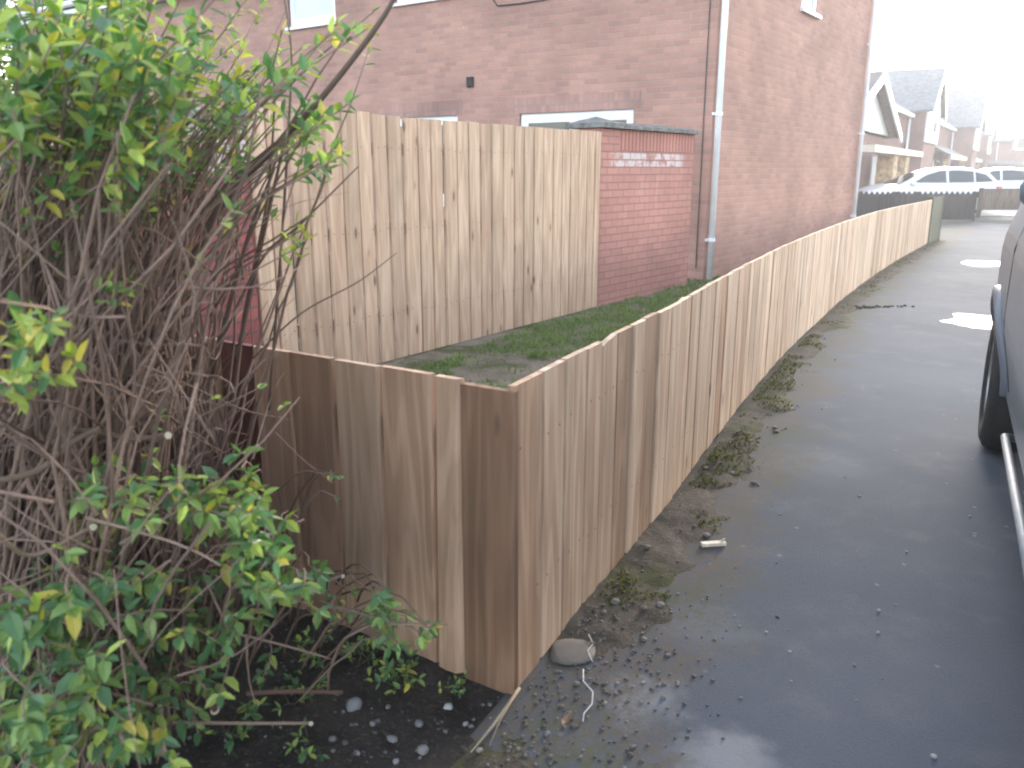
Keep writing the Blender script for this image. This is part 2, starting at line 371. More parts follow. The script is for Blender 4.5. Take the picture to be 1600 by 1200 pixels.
NAIL = None
def nails(mb, p0, p1, zs, m=1):
    p0 = Vector(p0); p1 = Vector(p1); e = (p1 - p0).normalized(); n = Vector((e.y, -e.x, 0)); wd = (p1 - p0).length
    for z in zs:
        for f in (0.22, 0.78):
            if random.random() < 0.15: continue
            c = p0 + e * (wd * f + rnd(-.01, .01)) + n * 0.0012 + Vector((0, 0, z + rnd(-0.012, 0.012))); r = 0.0042
            mb.face([c + e * (r * math.cos(a)) + Vector((0, 0, r * math.sin(a))) for a in [k * math.pi / 4 for k in range(8)]], None, (1, 1, 1), m)
def board(mb, p0, p1, z0, z1, th, tint, left=False, lean=0.0, chip=None, wane=0.0, bow=0.0, m=0):
    """one fence board from p0 to p1 (its visible face), thickness th behind it, chamfered long edges"""
    p0 = Vector(p0); p1 = Vector(p1); e = p1 - p0; wd = e.length; e.normalize(); n = Vector((-e.y, e.x, 0))   # n points behind the face
    if left: n = -n
    ch = 0.005; ks = 7; prof = [(0, ch), (ch, 0), (wd - ch, 0), (wd, ch), (wd, th), (0, th)]
    rows = []; seed = random.random() * 50
    for k in range(ks):
        t = k / (ks - 1); z = z0 + (z1 - z0) * t; row = []
        b = bow * math.sin(math.pi * t) + lean * t
        for q, (x, y) in enumerate(prof):
            if wane and q in (2, 3): x -= wane * max(0, 0.5 + 0.9 * fbm(seed, t * 5.0))
            zz = z
            if k == ks - 1 and chip and x < wd * 0.3: zz -= chip
            if k == ks - 1: zz += 0.0
            row.append(p0 + e * (x + b) + n * y + Vector((0, 0, zz)))
        rows.append(row + [row[0]])
    c = (tint[0], tint[1], random.random())
    i0 = len(mb.v); nn = len(prof)
    us = [x if q < 4 else x for q, (x, y) in enumerate(prof)]
    for k in range(ks - 1):
        for q in range(nn):
            q2 = (q + 1) % nn
            uv = [(prof[q][0] + prof[q][1], rows[k][q].z), (prof[q2][0] + prof[q2][1], rows[k][q2].z), (prof[q2][0] + prof[q2][1], rows[k + 1][q2].z), (prof[q][0] + prof[q][1], rows[k + 1][q].z)]
            pts = [rows[k][q], rows[k][q2], rows[k + 1][q2], rows[k + 1][q]]
            if left: pts = pts[::-1]; uv = uv[::-1]
            mb.face(pts, uv, c, m)
    top = [rows[-1][q] for q in range(nn)]; bot = [rows[0][q] for q in range(nn)][::-1]
    if left: top = top[::-1]; bot = bot[::-1]
    tc = (tint[0] * 1.12, tint[1], c[2])
    mb.face(top, [(a, b * 3 + 5) for a, b in (prof[::-1] if left else prof)], tc, m); mb.face(bot, [(a, b) for a, b in (prof if left else prof[::-1])], c, m)

# ---------------------------------------------------------------- ground
mb = MB(); mb.face([(-600, -600, -0.03), (600, -600, -0.03), (600, 600, -0.03), (-600, 600, -0.03)])
tag(mb.build('ground', M['ground']), kind='structure')
mb = MB()
ss = [-3.0 + 0.5 * i for i in range(int((LEN + 12) / 0.5))]
DS = (-0.02, 0.3, 0.8, 1.5, 3, 5, 8, 12)
mb.grid([[off(s, d, 0.0) for d in DS] for s in ss], flip=True); q = 0
for a in range(len(ss) - 1):                       # uv = (distance from the fence, distance along it)
    for b in range(len(DS) - 1):
        mb.uv[q] = [(DS[b], ss[a]), (DS[b + 1], ss[a]), (DS[b + 1], ss[a + 1]), (DS[b], ss[a + 1])][::-1]; q += 1
tag(mb.build('path', M['asphalt']), kind='structure')
mb = MB(); mb.face([(-10, 26.5, 0.004), (90, 26.5, 0.004), (90, 33, 0.004), (-10, 33, 0.004)])
tag(mb.build('pavement', M['pave']), kind='structure')
FF = Fr((20.96, 46.03), 31.48)      # frontage of the houses along the street
mb = MB(); mb.face([FF.p(-40, 1.0, -0.012), FF.p(-40, 14, -0.012), FF.p(90, 14, -0.012), FF.p(90, 1.0, -0.012)])
tag(mb.build('street', M['asphalt']), kind='structure')

def soil_h(s, d):
    p = off(s, d); n = fbm(p.x * 3, p.y * 3); n2 = fbm(p.x * 14, p.y * 14, 3.0)
    wdt = 0.30 + 0.16 * fbm(s * 1.3, 7.1) + 0.06 * fbm(s * 5, 2.2)
    if s < 0: wdt += 0.05
    return (0.014 + 0.012 * n + 0.009 * n2) * (0.2 + 0.8 * sm(0.1, 0.4, math.hypot(s, d))) - 0.009 + 0.008 * sm(0.15, 0.5, math.hypot(s, d)) - 0.030 * sm(wdt * 0.35, wdt, d)
mb = MB()
ss = [-2.0 + 0.025 * i for i in range(int(2.5 / 0.025))]
mb.grid([[off(s, d, soil_h(s, d)) for d in [-4.2 + 0.035 * i for i in range(121)]] for s in ss], flip=True)
tag(mb.build('soil_bed', M['soil'], smooth=True), kind='structure')
mb = MB(); ss = [-2.0]
while ss[-1] < LEN + 1.2: ss.append(ss[-1] + 0.02 + max(0, ss[-1]) * 0.006)
mb.grid([[off(s, d, soil_h(s, d)) for d in [-0.002 + 0.022 * i for i in range(40)]] for s in ss], flip=True)
tag(mb.build('verge', M['verge'], smooth=True), kind='structure')
mb = MB(); ss = [0.42 + 0.12 * i for i in range(int((LEN) / 0.12))]
mb.grid([[off(s, d, 0.03 + 0.02 * fbm(off(s, d).x * 2, off(s, d).y * 2)) for d in [-5.0 + 0.12 * i for i in range(42)]] for s in ss], flip=True)
tag(mb.build('lawn', M['lawn'], smooth=True), kind='structure')

# ---------------------------------------------------------------- low fence along the path, with its return at the near corner
fence = thing('board_fence', (0, 2.0, 0), 'low new timber board fence along the asphalt path, turning a corner by the bush', 'fence')
mb = MB(); s = 0.018; i = 0
while s < LEN - 0.05:
    wd = random.choice([0.148, 0.150, 0.122, 0.15, 0.165]) + rnd(-0.006, 0.006); gap = random.choice([0.006, 0.007, 0.008, 0.009, 0.011])
    if i == 0: wd = 0.168
    if i == 1: wd = 0.15
    tone = rnd(0.86, 1.12); warm = random.choice([0.0, 0.05, 0.12, 0.25, 0.4]) * rnd(0.6, 1)
    if random.random() < 0.10: tone *= 0.85; warm = 0.55
    if abs(s - 2.35) < 0.08: warm = 1.0; tone = 0.95
    dj = rnd(-0.0035, 0.002) if i else 0.0; p0, p1 = off(s, dj + rnd(-0.001, 0.001)), off(min(s + wd, LEN), dj + rnd(-0.001, 0.001))
    board(mb, p0, p1, 0.004 + 0.02 * sm(0.3, 2.5, s) + rnd(-0.004, 0.004), 0.876 + rnd(-0.002, 0.002) - 0.03 * sm(9, LEN, s), 0.02, (tone, warm), chip=0.018 if i == 4 else None, lean=rnd(-0.002, 0.002))
    nails(mb, p0, p1, (0.26, 0.70)); s += wd + gap; i += 1
mb.build('board_panel', [M['wood_path'], M['nail']], fence)
LA = Fr((0.0, 2.004), -57.2)          # the return: x runs back-left from the corner
LAx = 2.75
mb = MB(); x = 0.262; i = 0
for wd, tone, warm in [(0.176, 0.98, 0.45), (0.166, 0.80, 0.0), (0.172, 0.76, 0.6), (0.16, 0.84, 0.35)] + [(rnd(0.14, 0.17), rnd(0.7, 0.85), rnd(0, 0.5)) for _ in range(9)]:
    z1 = 0.872 + rnd(-0.003, 0.002)
    if i == 4:
        o = mb.build('board_panel', M['wood_leg'], fence); o['label'] = 'pinkish brown boards with open gaps on the return beside the bush'; mb = MB(); x += 0.165
    board(mb, LA.p(x + wd, 0, 0), LA.p(x, 0, 0), 0.0, z1, 0.022, (tone, warm), left=False, lean=rnd(-0.004, 0.004), wane=0.004)
    x += wd + (0.008 if i else 0.011); i += 1
o = mb.build('board_panel', M['wood_leg'], fence); o['label'] = 'boards of the return hidden behind the bush'
mb = MB(); board(mb, LA.p(0.163, 0.0, 0), LA.p(-0.004, 0.0, 0), -0.005, 0.862, 0.024, (0.60, 1.0))
o = mb.build('corner_board', M['wood_leg'], fence); o['label'] = 'wide dark brown corner board'
mb = MB(); board(mb, LA.p(0.253, -0.004, 0), LA.p(0.170, -0.004, 0), 0.0, 0.873, 0.022, (1.0, 0.3), wane=0.022, lean=0.012)
o = mb.build('split_board', M['wood_leg'], fence); o['label'] = 'narrow board with a rough split edge'
mb = MB(); xs = 0.262 + 0.176 + 0.166 + 0.172 + 0.16 + 0.03
board(mb, LA.p(xs + 0.158, 0.006, 0), LA.p(xs, 0.006, 0), 0.02, 0.868, 0.022, (1.0, 0.5))
o = mb.build('stained_board', M['wood_red'], fence); o['label'] = 'dark red stained board half hidden by the bush'
mb = MB()                              # rails behind the boards
for z in (0.22, 0.66):
    mb.box(LA, (0.02, 0.026, z), (LAx, 0.066, z + 0.075), (0.8, 0.2, 0.3))
mb.build('rail', M['wood_leg'], fence)
for z in (0.22, 0.66):
    mb = MB(); ss = [0.07 + (LEN - 0.1) * k / 60 for k in range(61)]
    for a, b in zip(ss[:-1], ss[1:]):
        pts = [off(a, -0.066), off(a, -0.024), off(b, -0.024), off(b, -0.066)]
        mb.prism([p + Vector((0, 0, z)) for p in pts], (0, 0, 0.075), c=(0.85, 0.2, 0.3))
    mb.build('rail', M['wood_path'], fence)
for k in range(9):
    p, e = along(0.16 + k * (LEN - 0.4) / 8); q = off(0.16 + k * (LEN - 0.4) / 8, -0.115)
    fr = Fr((q.x, q.y), math.degrees(math.atan2(e.x, e.y))); mb = MB(); mb.box(fr, (-0.037, -0.037, -0.05), (0.037, 0.045, 0.80), (0.8, 0.3, rnd(0, 1)))
    mb.build('post', M['wood_path'], fence)

pe, de = along(LEN)
FM = Fr((pe.x + de.x * 0.02, pe.y + de.y * 0.02), 36.0)
mossy = thing('fence_panel', FM.p(0, 0, 0), 'old green mossy fence panel at the far end of the new path fence', 'fence')
mb = MB(); x = 0.1
while x < 1.0:
    board(mb, FM.p(x, 0.004, 0), FM.p(x + 0.118, 0.004, 0), 0.02, 0.87 + rnd(-0.01, 0.01), 0.02, (rnd(0.7, 1.0), rnd(0, .4))); x += 0.122
mb.build('board_panel', M['wood_moss'], mossy)
for x in (0.05, 1.12):
    mb = MB(); mb.box(FM, (x - 0.045, -0.08, -0.05), (x + 0.045, 0.012, 0.90), (0.8, 0.2, rnd(0, 1))); mb.build('post', M['wood_moss'], mossy)

# ---------------------------------------------------------------- tall fence on the garden boundary
T = Fr((-0.875, 5.95), 35.5)
tall = thing('tall_fence', T.p(0, 0, 0), 'tall pale timber closeboard fence between two brick garden walls', 'fence')
mb = MB(); x = -1.13
while x < 2.99:
    wd = rnd(0.125, 0.142)
    if x + wd > 3.0: wd = 3.0 - x
    if wd > 0.03:
        z1 = 1.755 + rnd(-0.006, 0.006) + 0.035 * sm(0.5, -1.2, x)
        yj = rnd(-0.004, 0.003); board(mb, T.p(x, yj, 0), T.p(x + wd, yj + rnd(-.002, .002), 0), 0.05, z1, 0.02, (rnd(0.88, 1.08), random.choice([0, 0.1, 0.2, 0.35]) * rnd(.5, 1)), lean=rnd(-0.005, 0.005), wane=0.002)
    if wd > 0.1: nails(mb, T.p(x, yj + .002, 0), T.p(x + wd, yj + .002, 0), (0.39, 0.99, 1.54))
    x += wd + random.choice([0.012, 0.015, 0.019])
mb.build('board_panel', [M['wood_tall'], M['nail']], tall)
for z in (0.35, 0.95, 1.5):
    mb = MB(); mb.box(T, (-1.13, -0.062, z), (3.0, -0.022, z + 0.08), (0.85, 0.2, 0.4)); mb.build('rail', M['wood_tall'], tall)
for x in (-1.08, 0.3, 1.65, 2.94):
    mb = MB(); mb.box(T, (x - 0.04, -0.145, -0.1), (x + 0.04, -0.065, 1.70), (0.8, 0.3, rnd(0, 1))); mb.build('post', M['wood_tall'], tall)

# ---------------------------------------------------------------- brick garden walls
G = Fr((0.89, 8.56), 38.0)
gw = thing('brick_wall', G.p(0, 0, 0), 'red brick garden wall with a white crusted band, between tall fence and house corner', 'garden wall')
mb = MB(); mb.box(G, (0.02, -0.215, -0.1), (2.03, 0.0, 1.585))
mb.build('wall', M['brick_wall'], gw)
mb = MB(); mb.box(G, (0.33, -0.215, 1.589), (2.03, -0.001, 1.796)); o = mb.build('soldier_course', M['brick_wall_soldier'], gw); o['label'] = 'course of upright bricks under the coping'
mb = MB(); mb.box(G, (-0.03, -0.33, -0.1), (0.30, -0.217, 1.796)); mb.box(G, (-0.03, -0.217, -0.1), (0.018, 0.012, 1.796)); mb.box(G, (0.0181, -0.2165, 1.5852), (0.3295, 0.003, 1.796))
mb.build('pier', M['brick_wall'], gw)
mb = MB()
prof = [(-0.27, 1.80), (0.055, 1.80), (0.055, 1.835), (-0.105, 1.872), (-0.27, 1.835)]
mb.prism([G.p(0.32, y, z) for y, z in prof][::-1], G.e * 1.74)
o = mb.build('coping', M['coping'], gw)
mb = MB(); a, b, c, d = G.p(-0.09, -0.39, 1.80), G.p(0.36, -0.39, 1.80), G.p(0.36, 0.07, 1.80), G.p(-0.09, 0.07, 1.80)
up = Vector((0, 0, 0.045)); ap = G.p(0.13, -0.16, 1.915)
mb.face([a, b, c, d]); 
for q, r in ((a, b), (b, c), (c, d), (d, a)): mb.face([r, q, q + up, r + up]); mb.face([r + up, q + up, ap])
mb.build('pier_cap', M['coping'], gw)

GL = Fr((T.p(-1.16, 0.02, 0).x, T.p(-1.16, 0.02, 0).y), 35.5)
ow = thing('brick_wall', GL.p(0, 0, 0), 'dark red brick garden wall seen through the bush, left of the tall fence', 'garden wall')
mb = MB(); mb.box(GL, (-2.9, -0.22, -0.1), (-0.005, 0.0, 1.66)); mb.build('wall', M['brick_old'], ow)
mb = MB(); mb.prism([GL.p(-2.95, y, z) for y, z in [(-0.27, 1.664), (0.05, 1.664), (0.05, 1.70), (-0.11, 1.735), (-0.27, 1.70)]][::-1], GL.e * 2.94); mb.build('coping', M['coping'], ow)

# ---------------------------------------------------------------- the brick house
HG = Fr((2.41, 10.5), 35.5)            # x along the gable wall (away), y right of it (out), house lies at y<0
HW, HD, EV, RG = 7.05, 17.0, 4.75, 7.3
house = thing('brick_house', HG.p(0, 0, 0), 'two storey red brick house with white downpipes rising behind the low fence', 'house')
# rear wall faces the camera side: points HG.p(0, -t, z); gable wall: HG.p(t, 0, z)
def rear_pt(t, z, out=0.0): return HG.p(-out, -t, z)
def wall_with_holes(mb, P, x0, x1, z0, z1, holes, rev=False, m=0, depth=0.09, inward=None):
    xs = sorted({x0, x1, *[h[0] for h in holes], *[h[1] for h in holes]}); zs = sorted({z0, z1, *[h[2] for h in holes], *[h[3] for h in holes]})
    for a, b in zip(xs[:-1], xs[1:]):
        for c, d in zip(zs[:-1], zs[1:]):
            if any(h[0] <= a and b <= h[1] and h[2] <= c and d <= h[3] for h in holes): continue
            pts = [P(a, c), P(b, c), P(b, d), P(a, d)]; uv = [(a, c), (b, c), (b, d), (a, d)]
            if rev: pts = pts[::-1]; uv = uv[::-1]
            mb.face(pts, uv, (1, 1, 1), m)
    for h in holes:                      # brick reveals
        for (a, c), (b, d) in (((h[0], h[2]), (h[0], h[3])), ((h[1], h[2]), (h[1], h[3])), ((h[0], h[3]), (h[1], h[3])), ((h[0], h[2]), (h[1], h[2]))):
            I = inward * depth
            mb.face([P(a, c), P(b, d), P(b, d) + I, P(a, c) + I], [(a, c), (b, d), (b + .09, d), (a + .09, c)], (1, 1, 1), m)
            mb.face([P(a, c) + I, P(b, d) + I, P(b, d), P(a, c)], [(a, c), (b, d), (b + .09, d), (a + .09, c)], (1, 1, 1), m)
RH = [(1.06, 2.83, 0.05, 2.15), (3.94, 5.3, 0.9, 2.17), (6.39, 7.5, 3.68, 4.6), (3.75, 5.1, 3.8, 4.6)]
GH = [(3.05, 3.76, 3.66, 4.55)]
mb = MB()
wall_with_holes(mb, lambda t, z: rear_pt(t, z), 0, HD, -0.1, EV, RH, rev=True, inward=HG.e)
wall_with_holes(mb, lambda t, z: HG.p(t, 0, z), 0, HW, -0.1, EV, GH, inward=-HG.n)
mb.face([HG.p(0, 0, EV), HG.p(HW, 0, EV), HG.p(HW / 2, 0, RG)], [(0, EV), (HW, EV), (HW / 2, RG)])
mb.face([HG.p(HW, 0, -0.1), HG.p(HW, -HD, -0.1), HG.p(HW, -HD, EV), HG.p(HW, 0, EV)], [(0, -0.1), (HD, -.1), (HD, EV), (0, EV)])
mb.face([HG.p(HW, -HD, -0.1), HG.p(0, -HD, -0.1), HG.p(0, -HD, EV), HG.p(HW / 2, -HD, RG), HG.p(HW, -HD, EV)], [(0, -.1), (HW, -.1), (HW, EV), (HW / 2, RG), (0, EV)])
mb.build('wall', M['brick_house'], house)
for h in RH[:2]:                         # upright brick lintels
    mb = MB(); mb.prism([rear_pt(h[0] - 0.1, h[3] + 0.002, 0.004), rear_pt(h[1] + 0.1, h[3] + 0.002, 0.004), rear_pt(h[1] + 0.1, h[3] + 0.215, 0.004), rear_pt(h[0] - 0.1, h[3] + 0.215, 0.004)][::-1], HG.e * 0.003,
             [(h[0] - 0.1, h[3]), (h[1] + 0.1, h[3]), (h[1] + 0.1, h[3] + 0.215), (h[0] - 0.1, h[3] + 0.215)][::-1])
    mb.build('lintel', M['brick_house_soldier'], house)
mb = MB(); ov = 0.3; dz = (RG - EV) / (HW / 2) * ov
for sgn in (0, 1):
    e0 = HG.p(-ov, 0.12, EV - dz) if sgn == 0 else HG.p(HW + ov, 0.12, EV - dz); r0 = HG.p(HW / 2, 0.12, RG)
    pts = [e0, r0, r0 - HG.n * (HD + 0.24), e0 - HG.n * (HD + 0.24)]
    mb.prism([p + Vector((0, 0, 0.02)) for p in (pts if sgn else pts[::-1])], (0, 0, 0.09))
mb.build('roof', M['tile'], house)
mb = MB()
for x in (-0.3, HW + 0.02): mb.box(HG, (x, -HD - 0.1, EV - 0.30), (x + 0.28, 0.11, EV - 0.12))
mb.build('soffit', M['white'], house)
for x in (-0.43, HW + 0.31):
    mb = MB(); mb.tube([HG.p(x + 0.06, 0.13, EV - 0.12), HG.p(x + 0.06, -HD - 0.1, EV - 0.12)], 0.062, 10); mb.build('gutter', M['white'], house, smooth=True)
def downpipe(x, y, z1):
    mb = MB(); mb.tube([HG.p(x, y, 0.02), HG.p(x, y, z1 - 0.35), HG.p(x, y, z1)], 0.04, 12); o = mb.build('downpipe', M['pipe'], house, smooth=True)
    for z in (0.55, 2.05, 3.6):
        b = MB(); b.tube([HG.p(x, y, z - 0.02), HG.p(x, y, z + 0.02)], 0.049, 12); b.box(HG, (x - 0.075, y - 0.052, z - 0.016), (x + 0.04, y - 0.028, z + 0.016)); b.build('bracket', M['pipe'], o)
downpipe(0.06, 0.055, EV - 0.1); downpipe(HW - 0.07, 0.055, EV - 0.1)
mb = MB(); mb.tube([rear_pt(0.1, 0.2, 0.012), rear_pt(0.1, 1.2, 0.012), rear_pt(0.103, 2.6, 0.012), rear_pt(0.1, 4.3, 0.012)], 0.006, 6); o = mb.build('cable', M['black'], house)
mb = MB(); mb.tube([rear_pt(3.27, 4.4, 0.012), rear_pt(3.265, 3.66, 0.012), rear_pt(3.2, 3.575, 0.012), rear_pt(2.85, 3.563, 0.012), rear_pt(2.44, 3.57, 0.012), rear_pt(1.6, 3.66, 0.012)], 0.009, 6); mb.build('cable', M['black'], house)
def rear_window(h, name, panes, glass, label=None, bar=0.075, sill=True, mid_open=None):
    x0, x1, z0, z1 = h; mb = MB(); Q = Fr((rear_pt(0, 0).x, rear_pt(0, 0).y), 35.5 - 90)   # x away from the corner, y outward is -? (right of x = toward +HG.e)
    fr = lambda a, b, c, d, y0=0.035, y1=0.095: mb.box(Q, (a, y0, c), (b, y1, d))
    fr(x0 + .001, x0 + bar, z0, z1 - .001); fr(x1 - bar, x1 - .001, z0, z1 - .001); fr(x0 + bar, x1 - bar, z1 - bar, z1 - .001); fr(x0 + bar, x1 - bar, z0, z0 + bar)
    edges = [x0 + bar + (x1 - x0 - 2 * bar) * k / panes for k in range(panes + 1)]
    for e in edges[1:-1]: fr(e - bar * 0.7, e + bar * 0.7, z0 + bar, z1 - bar)
    o = mb.build(name, M['white'], house)
    if label: o['label'] = label
    for k in range(panes):
        g = MB(); a = edges[k] + (0 if k == 0 else bar * 0.7) - 0.004; b = edges[k + 1] - (0 if k == panes - 1 else bar * 0.7) + 0.004
        ss = MB(); inset = 0.045
        for (p, q, r, s_) in ((a, a + inset, z0 + bar, z1 - bar), (b - inset, b, z0 + bar, z1 - bar), (a + inset, b - inset, z1 - bar - inset * 1.1, z1 - bar), (a + inset, b - inset, z0 + bar, z0 + bar + inset * 1.5)):
            ss.box(Q, (p, 0.044, r), (q, 0.078, s_))
        ss.build('sash', M['white'], o)
        g.box(Q, (a + 0.03, 0.055, z0 + bar + 0.03), (b - 0.03, 0.066, z1 - bar - 0.03)); g.build('pane', glass, o)
    if sill:
        s_ = MB(); s_.box(Q, (x0 - 0.06, -0.05, z0 - 0.045), (x1 + 0.06, 0.088, z0 - 0.002)); s_.build('sill', M['white'], o)
    return o
rear_window(RH[0], 'french_door', 2, M['glass'], 'white double patio doors showing above the wall', sill=False)
rear_window(RH[1], 'window', 2, M['glass'], 'ground floor window whose top just shows above the fence')
rear_window(RH[2], 'window', 1, M['glass_pale'], 'pale upper window behind the bush twigs', bar=0.06)
rear_window(RH[3], 'window', 2, M['glass'])
x0, x1, z0, z1 = GH[0]; mb = MB()
for a, b, c, d in ((x0 + .001, x0 + .07, z0, z1 - .001), (x1 - .07, x1 - .001, z0, z1 - .001), (x0 + .07, x1 - .07, z1 - .07, z1 - .001), (x0 + .07, x1 - .07, z0, z0 + .07)): mb.box(HG, (a, -0.075, c), (b, -0.008, d))
o = mb.build('window', M['white'], house); o['label'] = 'small white window high on the gable wall'
mb = MB(); mb.box(HG, (x0 + .05, -0.05, z0 + .05), (x1 - .05, -0.04, z1 - .05)); mb.build('pane', M['glass_pale'], o)
mb = MB(); mb.box(HG, (x0 - .08, -0.06, z0 - .05), (x1 + .1, 0.06, z0 - .002)); mb.build('sill', M['white'], o)
mb = MB(); Q = Fr((rear_pt(0, 0).x, rear_pt(0, 0).y), -54.5)
mb.box(Q, (3.63, -0.03, 2.545), (3.745, -0.001, 2.685))
for k in range(5): mb.box(Q, (3.64, -0.04, 2.555 + k * 0.025), (3.735, -0.0301, 2.568 + k * 0.025))
o = mb.build('vent', M['vent'], house); o['label'] = 'square dark vent on the rear wall'

# ---------------------------------------------------------------- houses along the street
def gable_house(name, label, fr, s0, s1, n0, n1, ev, rg, wing, canopy, wallm, group='houses along the street'):
    """main block: ridge along s; wing (a,b,out,ev,rg): street-facing white gable; canopy (a,b)"""
    h = thing(name, fr.p((s0 + s1) / 2, (n0 + n1) / 2, 0), label, 'house', group)
    mb = MB(); mb.box(fr, (s0, n0, 0), (s1, n1, ev)); nm = (n0 + n1) / 2
    for s_ in (s0, s1): mb.prism([fr.p(s_, n0, ev), fr.p(s_, n1, ev), fr.p(s_, nm, rg - 0.12)], fr.e * (0.2 if s_ == s0 else -0.2), [(0, 0), (7, 0), (3.5, 2)])
    mb.build('wall', wallm, h)
    mb = MB(); k = (rg - ev) / (n1 - nm) * 0.35
    for na, sg in ((n1 + 0.35, 1), (n0 - 0.35, -1)):
        pts = [fr.p(s0 - .2, na, ev - k), fr.p(s1 + .2, na, ev - k), fr.p(s1 + .2, nm, rg), fr.p(s0 - .2, nm, rg)]
        mb.prism(pts if sg > 0 else pts[::-1], (0, 0, 0.12))
    mb.build('roof', M['slate'], h)
    mb = MB(); mb.box(fr, (s0 - 0.1, n1 + 0.02, ev - 0.32), (s1 - 0.05, n1 + 0.36, ev - 0.14)); mb.build('fascia', M['white'], h)
    mb = MB(); mb.tube([fr.p(s1 - 0.15, n1 + 0.12, 0.1), fr.p(s1 - 0.15, n1 + 0.12, ev - 0.3)], 0.07, 8); mb.build('downpipe', M['white'], h, smooth=True)
    if wing:
        a, b, out, we, wr = wing; m_ = (a + b) / 2
        mb = MB(); mb.box(fr, (a, n0 + 1, 0), (b, n1 + out, we)); mb.build('wing', wallm, h)
        mb = MB(); kk = (wr - we) / (b - m_) * 0.3
        for sa, sg in ((a - 0.3, 1), (b + 0.3, -1)):
            pts = [fr.p(sa, n0 + 1, we - kk), fr.p(sa, n1 + out + 0.35, we - kk), fr.p(m_, n1 + out + 0.35, wr), fr.p(m_, n0 + 1, wr)]
            mb.prism(pts if sg > 0 else pts[::-1], (0, 0, 0.12))
        mb.build('roof', M['slate'], h)
        mb = MB(); mb.prism([fr.p(a + .02, n1 + out + 0.004, 2.9), fr.p(b - .02, n1 + out + 0.004, 2.9), fr.p(b - .02, n1 + out + 0.004, we), fr.p(m_, n1 + out + 0.004, wr - 0.15), fr.p(a + .02, n1 + out + 0.004, we)], fr.n * 0.12)
        mb.build('gable', M['render'], h)
        mb = MB()
        for sa, sb in ((a - 0.3, m_), (m_, b + 0.3)):
            za, zb = (we - kk, wr) if sa < m_ else (wr, we - kk)
            mb.prism([fr.p(sa, n1 + out + 0.37, za - 0.22), fr.p(sb, n1 + out + 0.37, zb - 0.22), fr.p(sb, n1 + out + 0.37, zb + 0.06), fr.p(sa, n1 + out + 0.37, za + 0.06)], fr.n * 0.06)
        mb.build('bargeboard', M['white'], h)
        mb = MB(); mb.box(fr, (m_ - 0.9, n1 + out + 0.126, 3.4), (m_ + 0.9, n1 + out + 0.20, 4.6)); o = mb.build('window', M['white'], h)
        for q in (-0.85, 0.05):
            mb = MB(); mb.box(fr, (m_ + q, n1 + out + 0.19, 3.5), (m_ + q + 0.8, n1 + out + 0.21, 4.5)); mb.build('pane', M['glass'], o)
    if canopy:
        a, b = canopy
        mb = MB(); pts = [fr.p(a, n1 + 1.3, 2.25), fr.p(b, n1 + 1.3, 2.25), fr.p(b, n1 + 0.02, 2.9), fr.p(a, n1 + 0.02, 2.9)]; mb.prism(pts, (0, 0, 0.1)); mb.build('canopy', M['slate'], h)
        mb = MB(); mb.box(fr, (a, n1 + 1.3, 2.05), (b, n1 + 1.38, 2.34)); mb.build('fascia', M['cream'], h)
        mb = MB(); mb.box(fr, (a + 1.2, n1 + 0.02, 0.1), (a + 3.6, n1 + 0.08, 2.05)); mb.build('garage_door', M['white'], h)
        mb = MB(); mb.box(fr, (a + 5.0, n1 + 0.02, 0.9), (min(a + 7.2, b - .2), n1 + 0.09, 2.0)); o = mb.build('window', M['white'], h)
        mb = MB(); mb.box(fr, (a + 5.15, n1 + 0.08, 1.0), (min(a + 7.05, b - .3), n1 + 0.10, 1.9)); mb.build('pane', M['glass'], o)
        for q in (a + 0.3, b - 0.4):
            mb = MB(); mb.box(fr, (q, n1 + 0.9, 0), (q + 0.35, n1 + 1.2, 2.05)); mb.build('pillar', M['stone'], h)
    return h
# nearest: low house with the white gable, stone pillars and a pale door
h1 = thing('gabled_house', FF.p(-14.5, -3.5, 0), 'low house with white front gable and stone porch, nearest the brick house', 'house', 'houses along the street')
mb = MB(); mb.box(FF, (-20.5, -7, 0), (-8.7, 0.2, 2.75)); mb.build('wall', M['brick_far'], h1)
mb = MB(); mb.prism([FF.p(-20.4, 0.204, 2.85), FF.p(-8.8, 0.204, 2.85), FF.p(-14.6, 0.204, 4.75)], FF.n * 0.12); mb.build('gable', M['render'], h1)
mb = MB()
for sa, sg in ((-20.9, 1), (-8.3, -1)):
    pts = [FF.p(sa, -7, 2.75), FF.p(sa, 0.75, 2.75), FF.p(-14.6, 0.75, 4.85), FF.p(-14.6, -7, 4.85)]; mb.prism(pts if sg > 0 else pts[::-1], (0, 0, 0.12))
mb.build('roof', M['tile'], h1)
mb = MB()
for sa, za, sb, zb in ((-20.9, 2.75, -14.6, 4.85), (-14.6, 4.85, -8.3, 2.75)):
    mb.prism([FF.p(sa, 0.76, za - 0.2), FF.p(sb, 0.76, zb - 0.2), FF.p(sb, 0.76, zb + 0.1), FF.p(sa, 0.76, za + 0.1)], FF.n * 0.08)
mb.build('bargeboard', M['white'], h1)
mb = MB(); mb.box(FF, (-19, 0.8, 1.98), (-5.0, 1.4, 2.22)); mb.build('canopy', M['cream'], h1)
for q in (-13.2, -9.6):
    mb = MB(); mb.box(FF, (q, 0.62, 0), (q + 1.1, 1.25, 1.97)); mb.build('pillar', M['stone'], h1)
mb = MB(); mb.box(FF, (-12.0, 0.21, 0.05), (-9.7, 0.27, 1.95)); mb.build('door', M['white'], h1)
gable_house('brick_villa', 'brick side wall and white downpipe house behind the white car bonnet', FF, -13.5, 2.8, -7, -0.4, 4.5, 6.3, (3.0, 9.5, 0.9, 4.7, 7.0), None, M['brick_far'])
